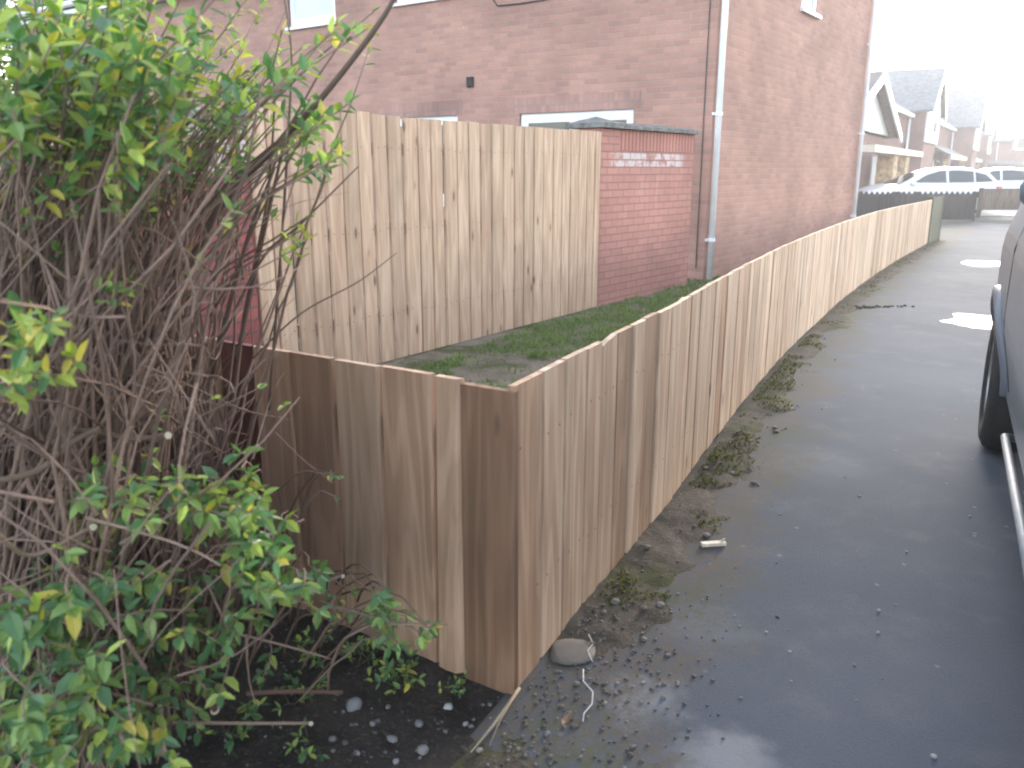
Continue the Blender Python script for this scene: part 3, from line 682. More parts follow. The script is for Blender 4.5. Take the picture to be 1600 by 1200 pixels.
gable_house('street_house', 'house with pale front gable and cream canopy in mid street', FF, 11.5, 26, -7, 0, 4.6, 6.8, (26.2, 32, 1.6, 4.8, 7.6), (11.0, 25), M['brick_far'])
gable_house('street_house', 'third house back, narrow white gable seen edge on', FF, 35, 47, -7, 0, 4.6, 6.8, (47.2, 53, 1.6, 4.8, 7.2), (35, 46), M['brick_far'])
EH = Fr((47.2, 92), 90)               # x to the right, y toward the camera
eh = thing('dormer_house', (54, 95, 0), 'red brick house with white dormers closing the end of the street', 'house', 'houses along the street')
mb = MB(); mb.box(EH, (0, -7, 0), (17, 0, 4.4)); mb.build('wall', M['brick_far'], eh)
mb = MB(); pts = [EH.p(-0.4, 0.4, 4.2), EH.p(17.4, 0.4, 4.2), EH.p(17.4, -3.5, 6.7), EH.p(-0.4, -3.5, 6.7)]; mb.prism(pts, (0, 0, 0.14)); pts = [EH.p(-0.4, -7.4, 4.2), EH.p(-0.4, -3.5, 6.7), EH.p(17.4, -3.5, 6.7), EH.p(17.4, -7.4, 4.2)]; mb.prism(pts[::-1], (0, 0, 0.14)); mb.build('roof', M['slate'], eh)
for x in (-0.2, 6.0, 11.5):
    mb = MB(); mb.box(EH, (x, -2.2, 3.4), (x + 2.4, 0.5, 4.7)); mb.prism([EH.p(x - .2, 0.5, 4.7), EH.p(x + 2.6, 0.5, 4.7), EH.p(x + 1.2, 0.5, 5.9)][::-1], EH.n * -2.8); o = mb.build('dormer', M['render'], eh)
    for q in (0.25, 1.3):
        mb = MB(); mb.box(EH, (x + q, 0.49, 3.6), (x + q + 0.85, 0.52, 4.6)); mb.build('pane', M['glass'], o)
mb = MB(); mb.box(EH, (0.3, 0.02, 1.95), (16, 1.2, 2.3)); mb.build('canopy', M['slate'], eh)
mb = MB(); mb.tube([EH.p(4.4, 0.1, 2.3), EH.p(4.4, 0.1, 4.2)], 0.07, 8); mb.build('downpipe', M['white'], eh)
for x in (1.2, 5.2, 9.2):
    mb = MB(); mb.box(EH, (x, 0.005, 0.2), (x + 2.6, 0.07, 1.9)); mb.build('garage_door', M['glass'], eh)

# ---------------------------------------------------------------- dark fences across the far end
SF = Fr((9.4, 23.9), 90)
scal = thing('picket_fence', SF.p(0, 0, 0), 'dark stained fence with a pointed zigzag top across the end of the path', 'fence')
mb = MB(); x = -1.5
while x < 3.55:
    wd = 0.148; z = 0.72; c = (rnd(0.75, 1.1), rnd(0, .5), random.random())
    mb.prism([SF.p(x, 0, 0.03), SF.p(x + wd, 0, 0.03), SF.p(x + wd, 0, z), SF.p(x + wd / 2, 0, z + 0.10), SF.p(x, 0, z)], SF.n * 0.02,
             [(0, 0), (wd, 0), (wd, z), (wd / 2, z + .1), (0, z)], c); x += wd + 0.002
mb.build('picket_panel', M['wood_dark'], scal)
for z in (0.2, 0.52):
    mb = MB(); mb.box(SF, (-1.5, -0.045, z), (3.55, -0.002, z + 0.07), (0.8, 0.2, 0.3)); mb.build('rail', M['wood_dark'], scal)
for x in (-1.45, 0.3, 2.0, 3.62):
    mb = MB(); mb.box(SF, (x - 0.05, -0.13, -0.05), (x + 0.05, -0.047, 0.80), (0.8, 0.2, rnd(0, 1))); mb.build('post', M['wood_dark'], scal)
SP = Fr((13.9, 25.2), 90)
pan = thing('fence_panel', SP.p(0, 0, 0), 'mid brown fence panel raised off the ground, right of the dark zigzag fence', 'fence')
mb = MB(); x = 0.02
while x < 1.75:
    board(mb, SP.p(x, 0.0, 0), SP.p(x + 0.12, 0.0, 0), 0.24, 0.86, 0.02, (rnd(.8, 1.1), rnd(0, .4)), left=False); x += 0.124
mb.build('board_panel', M['wood_mid'], pan)
for x in (0.0, 1.8):
    mb = MB(); mb.box(SP, (x - 0.05, -0.12, -0.05), (x + 0.05, -0.03, 0.88), (0.8, 0.2, rnd(0, 1))); mb.build('post', M['wood_mid'], pan)

# ---------------------------------------------------------------- vehicles
def vehicle(name, label, origin, az, S, body_m, group=None):
    """x forward from the front axle, y to the right; mirrored left/right"""
    fr = Fr(origin, az); t = thing(name, origin, label, S['cat'], group); WB, FO, RO, hw, sill, wr = S['wb'], S['fo'], S['ro'], S['hw'], S['sill'], S['wr']
    def lerp(poly, x):
        for (a, za), (b, zb) in zip(poly[:-1], poly[1:]):
            if a <= x <= b: return za + (zb - za) * (x - a) / (b - a)
        return poly[0][1] if x < poly[0][0] else poly[-1][1]
    def belt(x): return lerp(S['belt'], x)
    def yy(x, z):
        f = (z - sill) / max(0.05, belt(x) - sill)
        y = hw * (1 - 0.07 * (1 - sm(0, 0.45, f)) - 0.06 * sm(0.72, 1.0, f))
        for end, sg in ((FO, 1), (-WB - RO, -1)):
            d = (end - x) * sg
            y -= 0.16 * max(0, 1 - d / 0.55) ** 2
        return y
    AR = wr * 1.17; step = S.get('step', 0.05)
    nx = int((WB + FO + RO) / step); xs = [-WB - RO + (WB + FO + RO) * i / nx for i in range(nx + 1)]; nz = 14
    body = MB(); flare = S.get('flare', 0.0)
    for sd in (-1, 1):
        def P(x, z): return fr.p(x, sd * yy(x, z), z)
        def snap(x, z):
            for cx in (0.0, -WB):
                dx, dz_ = x - cx, z - wr; d = math.hypot(dx, dz_)
                if d < AR and z > 0: 
                    if abs(d) < 1e-6: return None
                    return (cx + dx * AR / d, wr + dz_ * AR / d) if d > AR - step * 1.5 else None
            return (x, z)
        for i in range(nx):
            for k in range(nz):
                cell = []
                for (xx, kk) in ((xs[i], k), (xs[i + 1], k), (xs[i + 1], k + 1), (xs[i], k + 1)):
                    z = sill + (belt(xx) - sill) * kk / nz; cell.append(snap(xx, z))
                if any(c is None for c in cell): continue
                pts = [P(*c) for c in cell]
                body.face(pts if sd > 0 else pts[::-1])
        for cx in (0.0, -WB):              # arch lips, returning inward
            rows = []
            for a in range(0, 25):
                an = math.pi * a / 24 * 1.16 - 0.25; x, z = cx + AR * math.cos(an), max(sill, wr + AR * math.sin(an))
                y = yy(x, z); rows.append([fr.p(x, sd * (y - 0.12), z), fr.p(x, sd * (y + flare), z), fr.p(cx + (x - cx) * 1.12, sd * (y + flare), wr + (z - wr) * 1.12 if z > wr else z), fr.p(cx + (x - cx) * 1.14, sd * (y - 0.006), wr + (z - wr) * 1.14 if z > wr else z)])
            body.grid(rows, flip=(sd > 0))
    tops = []
    for x in xs:
        ye = yy(x, belt(x)); tops.append([fr.p(x, ye * q, belt(x) + 0.05 * (1 - abs(q) ** 2.5)) for q in [-1 + 2 * k / 8 for k in range(9)]])
    body.grid(tops, flip=True)
    for xe, sg in ((FO, 1), (-WB - RO, -1)):
        rows = []
        for k in range(9):
            z = sill + (belt(xe) - sill) * k / 8; ye = yy(xe, z); rows.append([fr.p(xe + sg * 0.07 * math.sin(math.pi * k / 8) * (1 - (q * q)), ye * q, z + (0.05 * (1 - abs(q) ** 2.5) if k == 8 else 0)) for q in [-1 + 2 * j / 8 for j in range(9)]])
        body.grid(rows, flip=(sg > 0))
    ub = MB(); ub.box(fr, (-WB - RO + 0.1, -hw * 0.72, sill - 0.06), (FO - 0.1, hw * 0.72, sill + 0.12)); 
    for cx in (0.0, -WB): ub.box(fr, (cx - AR, -hw * 0.74, sill + 0.125), (cx + AR, hw * 0.74, wr + AR * 0.95))
    bo = body.build('body', body_m, t, smooth=True)
    ub.build('underbody', M['black'], t)
    # greenhouse
    roof = S['roof']; base = S['base']       # roof: (x,z) front to rear; base: x at belt front, rear
    cab = MB(); tum = S['tumble']
    def side(x, z, sd): 
        f = (z - belt(x)) / max(0.01, S['rh'] - belt(x)); return fr.p(x, sd * (hw * 0.93 - tum * max(0, f)), z)
    prof = [(base[0], belt(base[0]) + 0.01)] + roof + [(base[1], belt(base[1]) + 0.01)]
    for sd in (-1, 1):
        pts = [side(x, z, sd) for x, z in prof]; cab.face(pts if sd < 0 else pts[::-1])
    rows = [[side(x, z, -1).lerp(side(x, z, 1), q / 8) + Vector((0, 0, (0.035 * (1 - abs(q / 4 - 1) ** 2.2) if 0 < i < len(prof) - 1 else 0))) for q in range(9)] for i, (x, z) in enumerate(prof)]
    cab.grid(rows, flip=False); cb = cab.build('cabin', body_m, t)
    def strip(i, name, lo, hi, edge, lift=0.012):
        g = MB(); (xa, za), (xb, zb) = prof[i], prof[i + 1]; rws = []
        nn = Vector((0, 0, 0)); d = fr.p(xb, 0, zb) - fr.p(xa, 0, za); nrm = d.cross(fr.n).normalized()
        if nrm.z < 0: nrm = -nrm
        for f in (lo, hi):
            x, z = xa + (xb - xa) * f, za + (zb - za) * f
            rws.append([side(x, z, -1).lerp(side(x, z, 1), edge + (1 - 2 * edge) * q / 8) + nrm * lift + Vector((0, 0, 0.035 * (1 - abs((edge + (1 - 2 * edge) * q / 8) * 2 - 1) ** 2.2) * (f if i == 0 else 1 - f))) for q in range(9)])
        g.grid(rws, flip=False); g.build(name, M['glass'], t, smooth=True)
    strip(0, 'windscreen', 0.07, 0.95, 0.07); strip(len(prof) - 2, 'rear_window', 0.05, 0.85, 0.08)
    for sd in (-1, 1):
        for wpoly in S['windows']:
            g = MB(); pts = [side(x, z, sd) + fr.n * sd * 0.006 for x, z in wpoly]; g.prism(pts if sd > 0 else pts[::-1], fr.n * (0.004 * sd)); g.build('side_window', M['glass'], t)
        mx, mz = S.get('mirror', base[0] - 0.45), belt(base[0]) + 0.08
        g = MB(); c = side(mx, mz, sd) + fr.n * sd * S.get('mout', 0.13)
        g.tube([c - fr.e * 0.07, c - fr.e * 0.04, c + fr.e * 0.04, c + fr.e * 0.08], [0.055, 0.085, 0.08, 0.03], 10); g.tube([side(mx, mz - 0.03, sd), c], 0.022, 6); g.build('wing_mirror', body_m, t, smooth=True)
        g = MB(); x = S['handle']; z = belt(x) - 0.14; q = fr.p(x, sd * (yy(x, z) + 0.025), z); g.tube([q - fr.e * 0.1, q - fr.e * 0.08, q + fr.e * 0.08, q + fr.e * 0.1], [0.006, 0.014, 0.014, 0.006], 8); g.build('door_handle', body_m, t)
        for x in S['seams']:
            g = MB(); zs = [sill + 0.06 + (belt(x) - sill - 0.08) * k / 8 for k in range(9)]
            g.tube([fr.p(x, sd * (yy(x, z) - 0.001), z) for z in zs], 0.004, 5); g.build('door_seam', M['black'], t)
        g = MB(); zs = belt(FO) - 0.18
        g.grid([[fr.p(FO + 0.01 - dx, sd * (yy(FO - dx, zz) + 0.008 - 0.0 * dx), zz) for dx in (0.30, 0.18, 0.08, 0.0)] for zz in (zs - 0.07, zs + 0.03, zs + 0.1)], flip=(sd < 0)); g.build('headlight', M['lens'], t, smooth=True)
        g = MB(); xr = -WB - RO; zs = belt(xr) - 0.16
        g.grid([[fr.p(xr - 0.01 + dx, sd * (yy(xr + dx, zz) + 0.008), zz) for dx in (0.0, 0.1, 0.2, 0.26)] for zz in (zs - 0.1, zs, zs + 0.11)], flip=(sd < 0)); g.build('tail_light', M['redlens'], t, smooth=True)
        if S.get('step_bar'):
            g = MB(); y = hw - 0.05; q = [(-0.84, 0.29), (-0.88, 0.305), (-WB + 0.72, 0.305), (-WB + 0.68, 0.29)]
            g.tube([fr.p(x, sd * (y - (0.06 if k in (0, 3) else 0)), z) for k, (x, z) in enumerate(q)], 0.017, 10); g.build('side_step', M['steel'], t, smooth=True)
        for cx in (0.0, -WB):
            wh = thing_part('wheel', fr.p(cx, sd * (hw - 0.1), wr), t)
            def ring(y, r): return [fr.p(cx + r * math.cos(2 * math.pi * a / 32), sd * y, wr + r * math.sin(2 * math.pi * a / 32)) for a in range(33)]
            wt = S['wt']; yo = hw - 0.012 + S.get('flare', 0) * 0.5
            g = MB(); g.grid([ring(y, r) for y, r in [(yo - 0.015, wr * 0.62), (yo, wr * 0.70), (yo, wr * 0.86), (yo - 0.02, wr * 0.965), (yo - 0.05, wr), (yo - wt + 0.05, wr), (yo - wt + 0.02, wr * 0.965), (yo - wt, wr * 0.86), (yo - wt, wr * 0.62)]], flip=(sd < 0)); g.build('tyre', M['rubber'], wh, smooth=True)
            g = MB(); g.grid([ring(y, r) for y, r in [(yo - 0.013, wr * 0.64), (yo - 0.02, wr * 0.60), (yo - 0.06, wr * 0.56), (yo - 0.065, 0.001)]], flip=(sd < 0))
            for k in range(5):
                an = 2 * math.pi * k / 5 + 0.3; ca, sa_ = math.cos(an), math.sin(an); c2, s2 = -sa_, ca
                q = lambda r, w_, y: fr.p(cx + (r * ca + w_ * c2), sd * y, wr + r * sa_ + w_ * s2)
                pts = [q(0.02, -0.045, yo - 0.035), q(0.02, 0.045, yo - 0.035), q(wr * 0.6, 0.03, yo - 0.022), q(wr * 0.6, -0.03, yo - 0.022)]
                g.prism(pts, fr.n * (-0.03 * sd))
            g.grid([ring(y, r) for y, r in [(yo - 0.03, 0.055), (yo - 0.018, 0.045), (yo - 0.016, 0.001)]], flip=(sd < 0)); g.build('rim', M['alloy'], wh)
    return t
def thing_part(name, loc, parent):
    o = bpy.data.objects.new(name, None); sc.collection.objects.link(o); o.parent = parent; o.location = Vector(loc) - wbase(parent); o.empty_display_size = 0.1
    return o
suv = dict(cat='van', mirror=-0.95, mout=0.02, wb=3.4, fo=0.80, ro=0.95, hw=0.90, sill=0.38, wr=0.36, wt=0.23, flare=0.025, step=0.04, step_bar=True, belt=[(-4.35, 1.30), (0.0, 1.30), (0.35, 1.26), (0.62, 1.19), (0.80, 1.08)],
           roof=[(-0.45, 1.95), (-0.95, 2.06), (-4.15, 2.05)], base=(0.42, -4.34), rh=2.06, tumble=0.10, handle=-1.5, seams=[-0.62, -1.95, -3.05],
           windows=[[(0.02, 1.35), (-0.45, 1.80), (-1.0, 1.92), (-1.0, 1.35)], [(-1.12, 1.35), (-1.12, 1.92), (-2.0, 1.92), (-2.0, 1.35)]])
VF = Fr((2.44, 4.16), 27.3)
va = VF.p(0, 0.905, 0)
vehicle('parked_van', 'dark grey vehicle with silver side step, cut off by the right edge', va, 27.3, suv, M['paint_grey'])
hatch = dict(cat='car', wb=2.65, fo=0.88, ro=0.82, hw=0.88, sill=0.26, wr=0.32, wt=0.2, belt=[(-3.47, 0.92), (-2.9, 0.98), (-0.6, 0.93), (0.3, 0.86), (0.88, 0.68)],
             roof=[(-0.95, 1.28), (-1.35, 1.41), (-1.9, 1.455), (-2.5, 1.42), (-3.0, 1.31)], base=(-0.05, -3.35), rh=1.45, tumble=0.2, handle=-1.75, seams=[-0.55, -1.6, -2.55],
             windows=[[(-0.55, 0.99), (-1.0, 1.23), (-1.38, 1.345), (-1.62, 1.365), (-1.62, 0.99)], [(-1.70, 0.99), (-1.70, 1.37), (-2.05, 1.38), (-2.5, 1.34), (-2.5, 1.0)], [(-2.56, 1.0), (-2.56, 1.33), (-2.9, 1.24), (-3.12, 1.03)]])
vehicle('white_hatchback', 'larger white hatchback parked behind the dark zigzag fence', (12.65, 28.9, 0), -88.0, hatch, M['paint_white'], 'white cars beyond the fences')
vehicle('white_saloon', 'white car further back, behind the brown fence panel at the right', (17.6, 34.5, 0), -80.0, hatch, M['paint_white'], 'white cars beyond the fences')

# ---------------------------------------------------------------- the big bush
def leaf(mb, p, d, up, L, wd, c, curl=0.15):
    d = d.normalized(); r = d.cross(up)
    if r.length < 1e-3: r = d.cross(Vector((1, 0, 0.2)))
    r.normalize(); u = r.cross(d)
    def Q(t, x, h): return p + d * (L * t) + r * (wd * x) + u * (L * (h - curl * t * t))
    b = Q(0, 0, 0); c1 = Q(0.3, 0, -0.03); c2 = Q(0.68, 0, -0.03); tp = Q(1.0, 0, 0)
    l1, r1, l2, r2 = Q(0.28, 0.46, 0.05), Q(0.28, -0.46, 0.05), Q(0.66, 0.38, 0.05), Q(0.66, -0.38, 0.05)
    i = len(mb.v); mb.v += [tuple(x) for x in (b, c1, c2, tp, l1, r1, l2, r2)]
    for f in ((0, 1, 4), (0, 5, 1), (4, 1, 2, 6), (1, 5, 7, 2), (6, 2, 3), (2, 7, 3)):
        mb.f.append(tuple(i + k for k in f)); mb.uv.append([(0, 0)] * len(f)); mb.c.append(c); mb.m.append(0)
    # short stalk is hidden by the leaf base
def rdir(z=0.0):
    a = rnd(0, 2 * math.pi); b = rnd(-1, 1); s = math.sqrt(1 - b * b); return Vector((math.cos(a) * s, math.sin(a) * s, b + z)).normalized()
def leafcol(yellow):
    k = random.random()
    if k < yellow * 0.25: c = (0.36, 0.30, 0.06)
    elif k < yellow: c = (0.25, 0.30, 0.07)
    elif k < yellow + (1 - yellow) * 0.45: c = (0.135, 0.205, 0.06)
    else: c = (0.065, 0.135, 0.055)
    f = rnd(0.9, 1.5); return tuple(x * f for x in c)
def backproj(u, v, Y):
    """a point at depth Y in the direction the bush was sketched (design-time layout in real metres)"""
    P = R(14.45); x = (u - 800) / 1300; y = (600 - v) / 1300
    dy = math.cos(P) + y * math.sin(P); dz = -math.sin(P) + y * math.cos(P); t = Y / dy
    return Vector((x * t, Y, 1.4 + dz * t))
def bez(a, b, c, n, wob=0.02):
    out = []; sd = rnd(0, 99)
    for k in range(n + 1):
        t = k / n; p = a * (1 - t) ** 2 + b * 2 * t * (1 - t) + c * t * t
        w_ = wob * min(1, t * 3); p = p + Vector((fbm(sd, t * 4), fbm(sd + 7, t * 4), 0.4 * fbm(sd + 3, t * 4))) * w_; out.append(p)
    return out
def legY(x): return 2.0 - 0.645 * x    # line of the fence return; the bush stays on the near side below its top
def clear(p):
    if p.z < 0.95 and p.y > legY(p.x) - 0.06 and p.x > -2.4: p.y = legY(p.x) - 0.06
    return p
bush = thing('privet_bush', (-1.1, 1.9, 0), 'large tangled privet bush with bare brown stems and green and yellow leaves', 'bush')
stems = MB(); fol = MB()
def barkcol(): f = rnd(0.6, 1.35); return (0.215 * f, 0.145 * f, 0.115 * f)
def base_pt():
    while True:
        x, y = rnd(-2.1, -0.85), rnd(1.35, 2.75)
        if y < legY(x) - 0.1 and (x + 1.25) ** 2 / 0.75 + (y - 2.05) ** 2 / 0.5 < 1: return Vector((x, y, 0.01))
def sprig(tip, d, n, L, yel, twig=True):
    """opposite leaf pairs along the last stretch of a twig"""
    d = d.normalized(); ax = d.cross(rdir()).normalized()
    for k in range(n):
        p = tip - d * (0.022 * k + 0.004)
        for sg in (1, -1):
            if random.random() < 0.1: continue
            dirn = d * rnd(0.35, 0.9) + ax * sg * rnd(0.6, 1.1) + Vector((0, 0, rnd(-0.35, 0.15)))
            l = L * rnd(0.65, 1.15); leaf(fol, p, dirn, Vector((rnd(-.4, .4), rnd(-.7, .2), 1)).normalized(), l, l * rnd(0.42, 0.58), leafcol(yel), rnd(0.0, 0.3))
        ax = d.cross(ax).normalized()
    leaf(fol, tip, d + rdir() * 0.3, Vector((0, -0.3, 1)), L * 0.8, L * 0.4, leafcol(yel), 0.1)
# leafy shoots: (u, v, du, dv, near, far, count, yellow share, leaves, leaf length)
REG = [(60, 170, 110, 70, 1.2, 2.2, 22, 0.3, 3, 0.046), (210, 190, 90, 70, 1.4, 2.4, 22, 0.25, 3, 0.044), (150, 300, 120, 60, 1.3, 2.2, 18, 0.3, 2, 0.038), (70, 60, 110, 80, 1.25, 2.3, 46, 0.35, 4, 0.050), (240, 90, 110, 90, 1.35, 2.5, 52, 0.30, 4, 0.046), (390, 60, 60, 70, 1.7, 2.6, 22, 0.75, 4, 0.036),
       (390, 140, 60, 50, 1.6, 2.4, 20, 0.15, 4, 0.044), (500, 165, 40, 60, 1.6, 2.2, 15, 0.35, 4, 0.044), (500, 235, 35, 25, 1.6, 2.0, 8, 0.2, 3, 0.044),
       (545, 40, 40, 30, 1.7, 2.2, 8, 0.55, 3, 0.040), (330, 220, 90, 60, 1.6, 2.5, 26, 0.1, 3, 0.040), (90, 320, 120, 60, 1.4, 2.4, 26, 0.25, 3, 0.036), (300, 280, 90, 50, 1.6, 2.4, 20, 0.2, 3, 0.034), (120, 220, 120, 70, 1.3, 2.4, 30, 0.3, 3, 0.044), (400, 260, 60, 70, 1.7, 2.4, 10, 0.3, 2, 0.036),
       (260, 330, 120, 70, 1.5, 2.5, 14, 0.3, 2, 0.034), (475, 365, 25, 25, 1.7, 2.0, 5, 0.7, 2, 0.034), (180, 440, 30, 25, 1.3, 1.7, 4, 0.4, 2, 0.040), (60, 520, 55, 40, 1.05, 1.3, 9, 0.6, 3, 0.044), (30, 590, 30, 25, 1.05, 1.3, 5, 0.5, 3, 0.04),
       (330, 620, 130, 60, 1.5, 1.9, 7, 0.3, 1, 0.028), (180, 740, 60, 40, 1.25, 1.7, 6, 0.35, 2, 0.038), (170, 800, 60, 30, 1.25, 1.6, 9, 0.4, 3, 0.040), (330, 790, 70, 40, 1.3, 1.6, 15, 0.2, 3, 0.040),
       (400, 830, 45, 50, 1.3, 1.55, 15, 0.25, 3, 0.040), (420, 900, 60, 50, 1.3, 1.55, 18, 0.15, 3, 0.042), (130, 880, 60, 40, 1.2, 1.6, 8, 0.3, 2, 0.042), (250, 960, 90, 50, 1.2, 1.6, 18, 0.15, 3, 0.042),
       (70, 970, 70, 50, 1.1, 1.5, 14, 0.12, 3, 0.048), (110, 1060, 110, 60, 1.1, 1.5, 22, 0.1, 3, 0.044), (50, 1150, 70, 50, 1.0, 1.4, 14, 0.25, 3, 0.046), (200, 1150, 90, 45, 1.1, 1.5, 18, 0.35, 3, 0.04),
       (320, 1060, 60, 60, 1.3, 1.7, 10, 0.1, 3, 0.036), (605, 960, 28, 30, 1.55, 1.7, 9, 0.05, 3, 0.036), (665, 985, 28, 10, 1.55, 1.68, 5, 0.1, 2, 0.034), (610, 1010, 15, 20, 1.55, 1.65, 3, 0.1, 2, 0.036), (520, 945, 40, 20, 1.6, 1.8, 5, 0.3, 2, 0.026), (520, 745, 60, 30, 1.8, 2.0, 4, 0.1, 1, 0.024)]
for (u, v, du, dv, y0, y1, n, yel, lv, L) in REG:
    if v < 300 and u < 300: n = int(n * 1.5); lv += 1; L *= 1.08
    elif v < 300: n = int(n * 0.8)
    if v > 700 and u < 480: n = int(n * 1.4); L *= 1.1
    for _ in range(n):
        tip = clear(backproj(random.gauss(u, du * 0.62), random.gauss(v, dv * 0.62), rnd(y0, y1)))
        if tip.z < 0.03: tip.z = 0.03
        b = base_pt() if random.random() < 0.5 or v > 700 else Vector((rnd(-1.6, -0.75), 0, 0.5))
        if b.y == 0: b.y = min(rnd(1.6, 2.3), legY(b.x) - 0.1)
        low = v > 700
        if low: b = Vector((tip.x * 0.75 - 0.3, max(1.3, min(2.2, tip.y + rnd(0.1, 0.6))), max(0.03, min(0.5, tip.z * 0.5)))); b = clear(b)
        mid = b.lerp(tip, 0.55) + Vector((rnd(-.12, .12), rnd(-.12, .05), 0.22 * (tip.z - b.z) + (0.12 if low else 0)))
        if v > 420: mid.x = min(mid.x, tip.x + 0.05)
        pts = [clear(p) for p in bez(b, mid, tip, 9)]
        r0 = rnd(0.0025, 0.0055) if not low else rnd(0.0018, 0.0032)
        stems.tube(pts, [r0 * (1 - 0.75 * k / 9) + 0.0007 for k in range(10)], 5, barkcol())
        sprig(pts[-1], pts[-1] - pts[-3], max(1, lv + random.choice([-1, 0, 0, 1])), L * 0.92, yel)
# bare upright canes making the brown thicket
for k in range(250):
    b = base_pt(); u = random.gauss(130, 120) if k % 8 else rnd(250, 430); v = rnd(120, 600)
    if k % 8 and u > 330: u = rnd(-60, 260)
    tip = clear(backproj(u, v, max(1.35, min(2.6, b.y + rnd(-0.5, 0.5)))))
    mid = b.lerp(tip, 0.5) + Vector((rnd(-.08, .12), rnd(-.1, .1), 0.1))
    pts = [clear(p) for p in bez(b, mid, tip, 10, 0.05)]; r0 = random.choice([0.002, 0.0025, 0.003, 0.004, 0.005, 0.0065]) * rnd(0.8, 1.2)
    c = barkcol(); stems.tube(pts, [r0 * (1 - 0.8 * q / 10) + 0.0008 for q in range(11)], 6, c)
    for _ in range(random.choice([1, 2, 3])):
        i = random.randint(3, 9); d = (pts[i] - pts[i - 1]).normalized() * 0.6 + rdir(0.25) * 0.7; L = rnd(0.12, 0.45)
        q = [clear(pts[i] + d * (L * t) + Vector((0, 0, 0.12 * L * t * t)) + rdir() * 0.006) for t in (0, .33, .66, 1)]
        stems.tube(q, [r0 * 0.45, r0 * 0.35, r0 * 0.25, 0.0008], 4, c)
# sideways and low twigs crossing the thicket
for k in range(170):
    u = random.gauss(150, 140); v = rnd(420, 1150); Y = rnd(1.15, 2.1)
    if u > 400: continue
    a = clear(backproj(u, v, Y)); a.z = max(a.z, 0.03)
    d = Vector((rnd(-1, 0.6), rnd(-0.5, 0.4), rnd(-0.5, 0.7))).normalized(); L = rnd(0.15, 0.5) * (0.5 if u > 250 else 1); s_ = rdir() * 0.05
    q = [clear(a + d * (L * t) + s_ * math.sin(t * 3)) for t in (0, .25, .5, .75, 1)]
    for p in q: p.z = max(0.02, p.z)
    r0 = rnd(0.001, 0.0035); stems.tube(q, [r0, r0 * .85, r0 * .7, r0 * .5, r0 * .3], 5, barkcol())
# the notable branches: big diagonal at the top right, cut branches low down
def branch(pts, r0, r1, c=None):
    P = [backproj(*p) for p in pts]; fine = []
    Q = [P[0] * 2 - P[1]] + P + [P[-1] * 2 - P[-2]]
    for i in range(1, len(Q) - 2):
        for k in range(6):
            t = k / 6; a, b, cc, d = Q[i - 1], Q[i], Q[i + 1], Q[i + 2]; fine.append(0.5 * ((2 * b) + (cc - a) * t + (2 * a - 5 * b + 4 * cc - d) * t * t + (3 * b - a - 3 * cc + d) * t ** 3))
    fine.append(P[-1]); n = len(fine) - 1
    stems.tube(fine, [r0 + (r1 - r0) * k / n for k in range(n + 1)], 8, c or barkcol()); return fine
cB = (0.14, 0.095, 0.075)
branch([(235, 900, 2.1), (260, 560, 1.95), (330, 345, 1.85), (430, 230, 1.8), (505, 150, 1.78), (600, 25, 1.75), (640, -60, 1.75)], 0.011, 0.004, cB)
branch([(420, 640, 2.05), (440, 380, 1.95), (452, 180, 1.95), (455, 80, 1.98), (440, -30, 2.0)], 0.004, 0.0018, cB)
branch([(300, 640, 1.9), (400, 420, 1.85), (470, 350, 1.85), (560, 260, 1.9)], 0.004, 0.0015, cB)
branch([(330, 590, 1.95), (385, 380, 1.9), (430, 260, 1.9)], 0.007, 0.003, cB); branch([(370, 560, 2.0), (420, 330, 2.0), (450, 200, 2.02)], 0.006, 0.003, cB)
branch([(395, 560, 1.9), (470, 490, 1.9), (560, 440, 1.95), (620, 395, 2.0)], 0.0025, 0.001, cB)
branch([(-20, 755, 1.3), (60, 735, 1.35), (115, 690, 1.4), (150, 672, 1.42)], 0.006, 0.005, (0.16, 0.11, 0.08))
branch([(110, 672, 1.5), (160, 676, 1.5), (205, 686, 1.48), (262, 680, 1.45)], 0.006, 0.005, (0.14, 0.095, 0.07))
branch([(-10, 830, 1.25), (50, 868, 1.3), (145, 823, 1.35)], 0.004, 0.004, (0.2, 0.14, 0.1)); branch([(0, 660, 1.3), (40, 690, 1.35), (110, 730, 1.4), (260, 790, 1.55), (330, 840, 1.65)], 0.0028, 0.0015)
branch([(180, 550, 1.6), (290, 600, 1.7), (380, 640, 1.8), (450, 655, 1.85)], 0.0028, 0.0013, (0.17, 0.12, 0.09)); branch([(180, 510, 1.55), (250, 600, 1.6), (290, 670, 1.65), (350, 708, 1.7)], 0.0026, 0.0012, (0.17, 0.12, 0.09))
branch([(300, 870, 1.6), (420, 835, 1.65), (475, 812, 1.7)], 0.0035, 0.003); branch([(380, 950, 1.6), (460, 925, 1.65), (535, 900, 1.7)], 0.0035, 0.003, (0.17, 0.12, 0.1))
branch([(290, 985, 1.5), (345, 986, 1.55), (430, 1005, 1.62), (520, 1030, 1.7)], 0.004, 0.002); branch([(290, 1030, 1.45), (310, 1060, 1.47), (335, 1108, 1.5)], 0.009, 0.008, (0.15, 0.10, 0.085))
branch([(260, 1128, 1.4), (370, 1130, 1.45), (485, 1130, 1.5)], 0.0035, 0.003); branch([(385, 1083, 1.65), (460, 1080, 1.68), (535, 1082, 1.72)], 0.006, 0.005, (0.12, 0.07, 0.055))
branch([(203, 1000, 1.3), (204, 1030, 1.3), (202, 1150, 1.28)], 0.003, 0.003); branch([(250, 1100, 1.3), (255, 1180, 1.28)], 0.005, 0.005, (0.2, 0.15, 0.12))
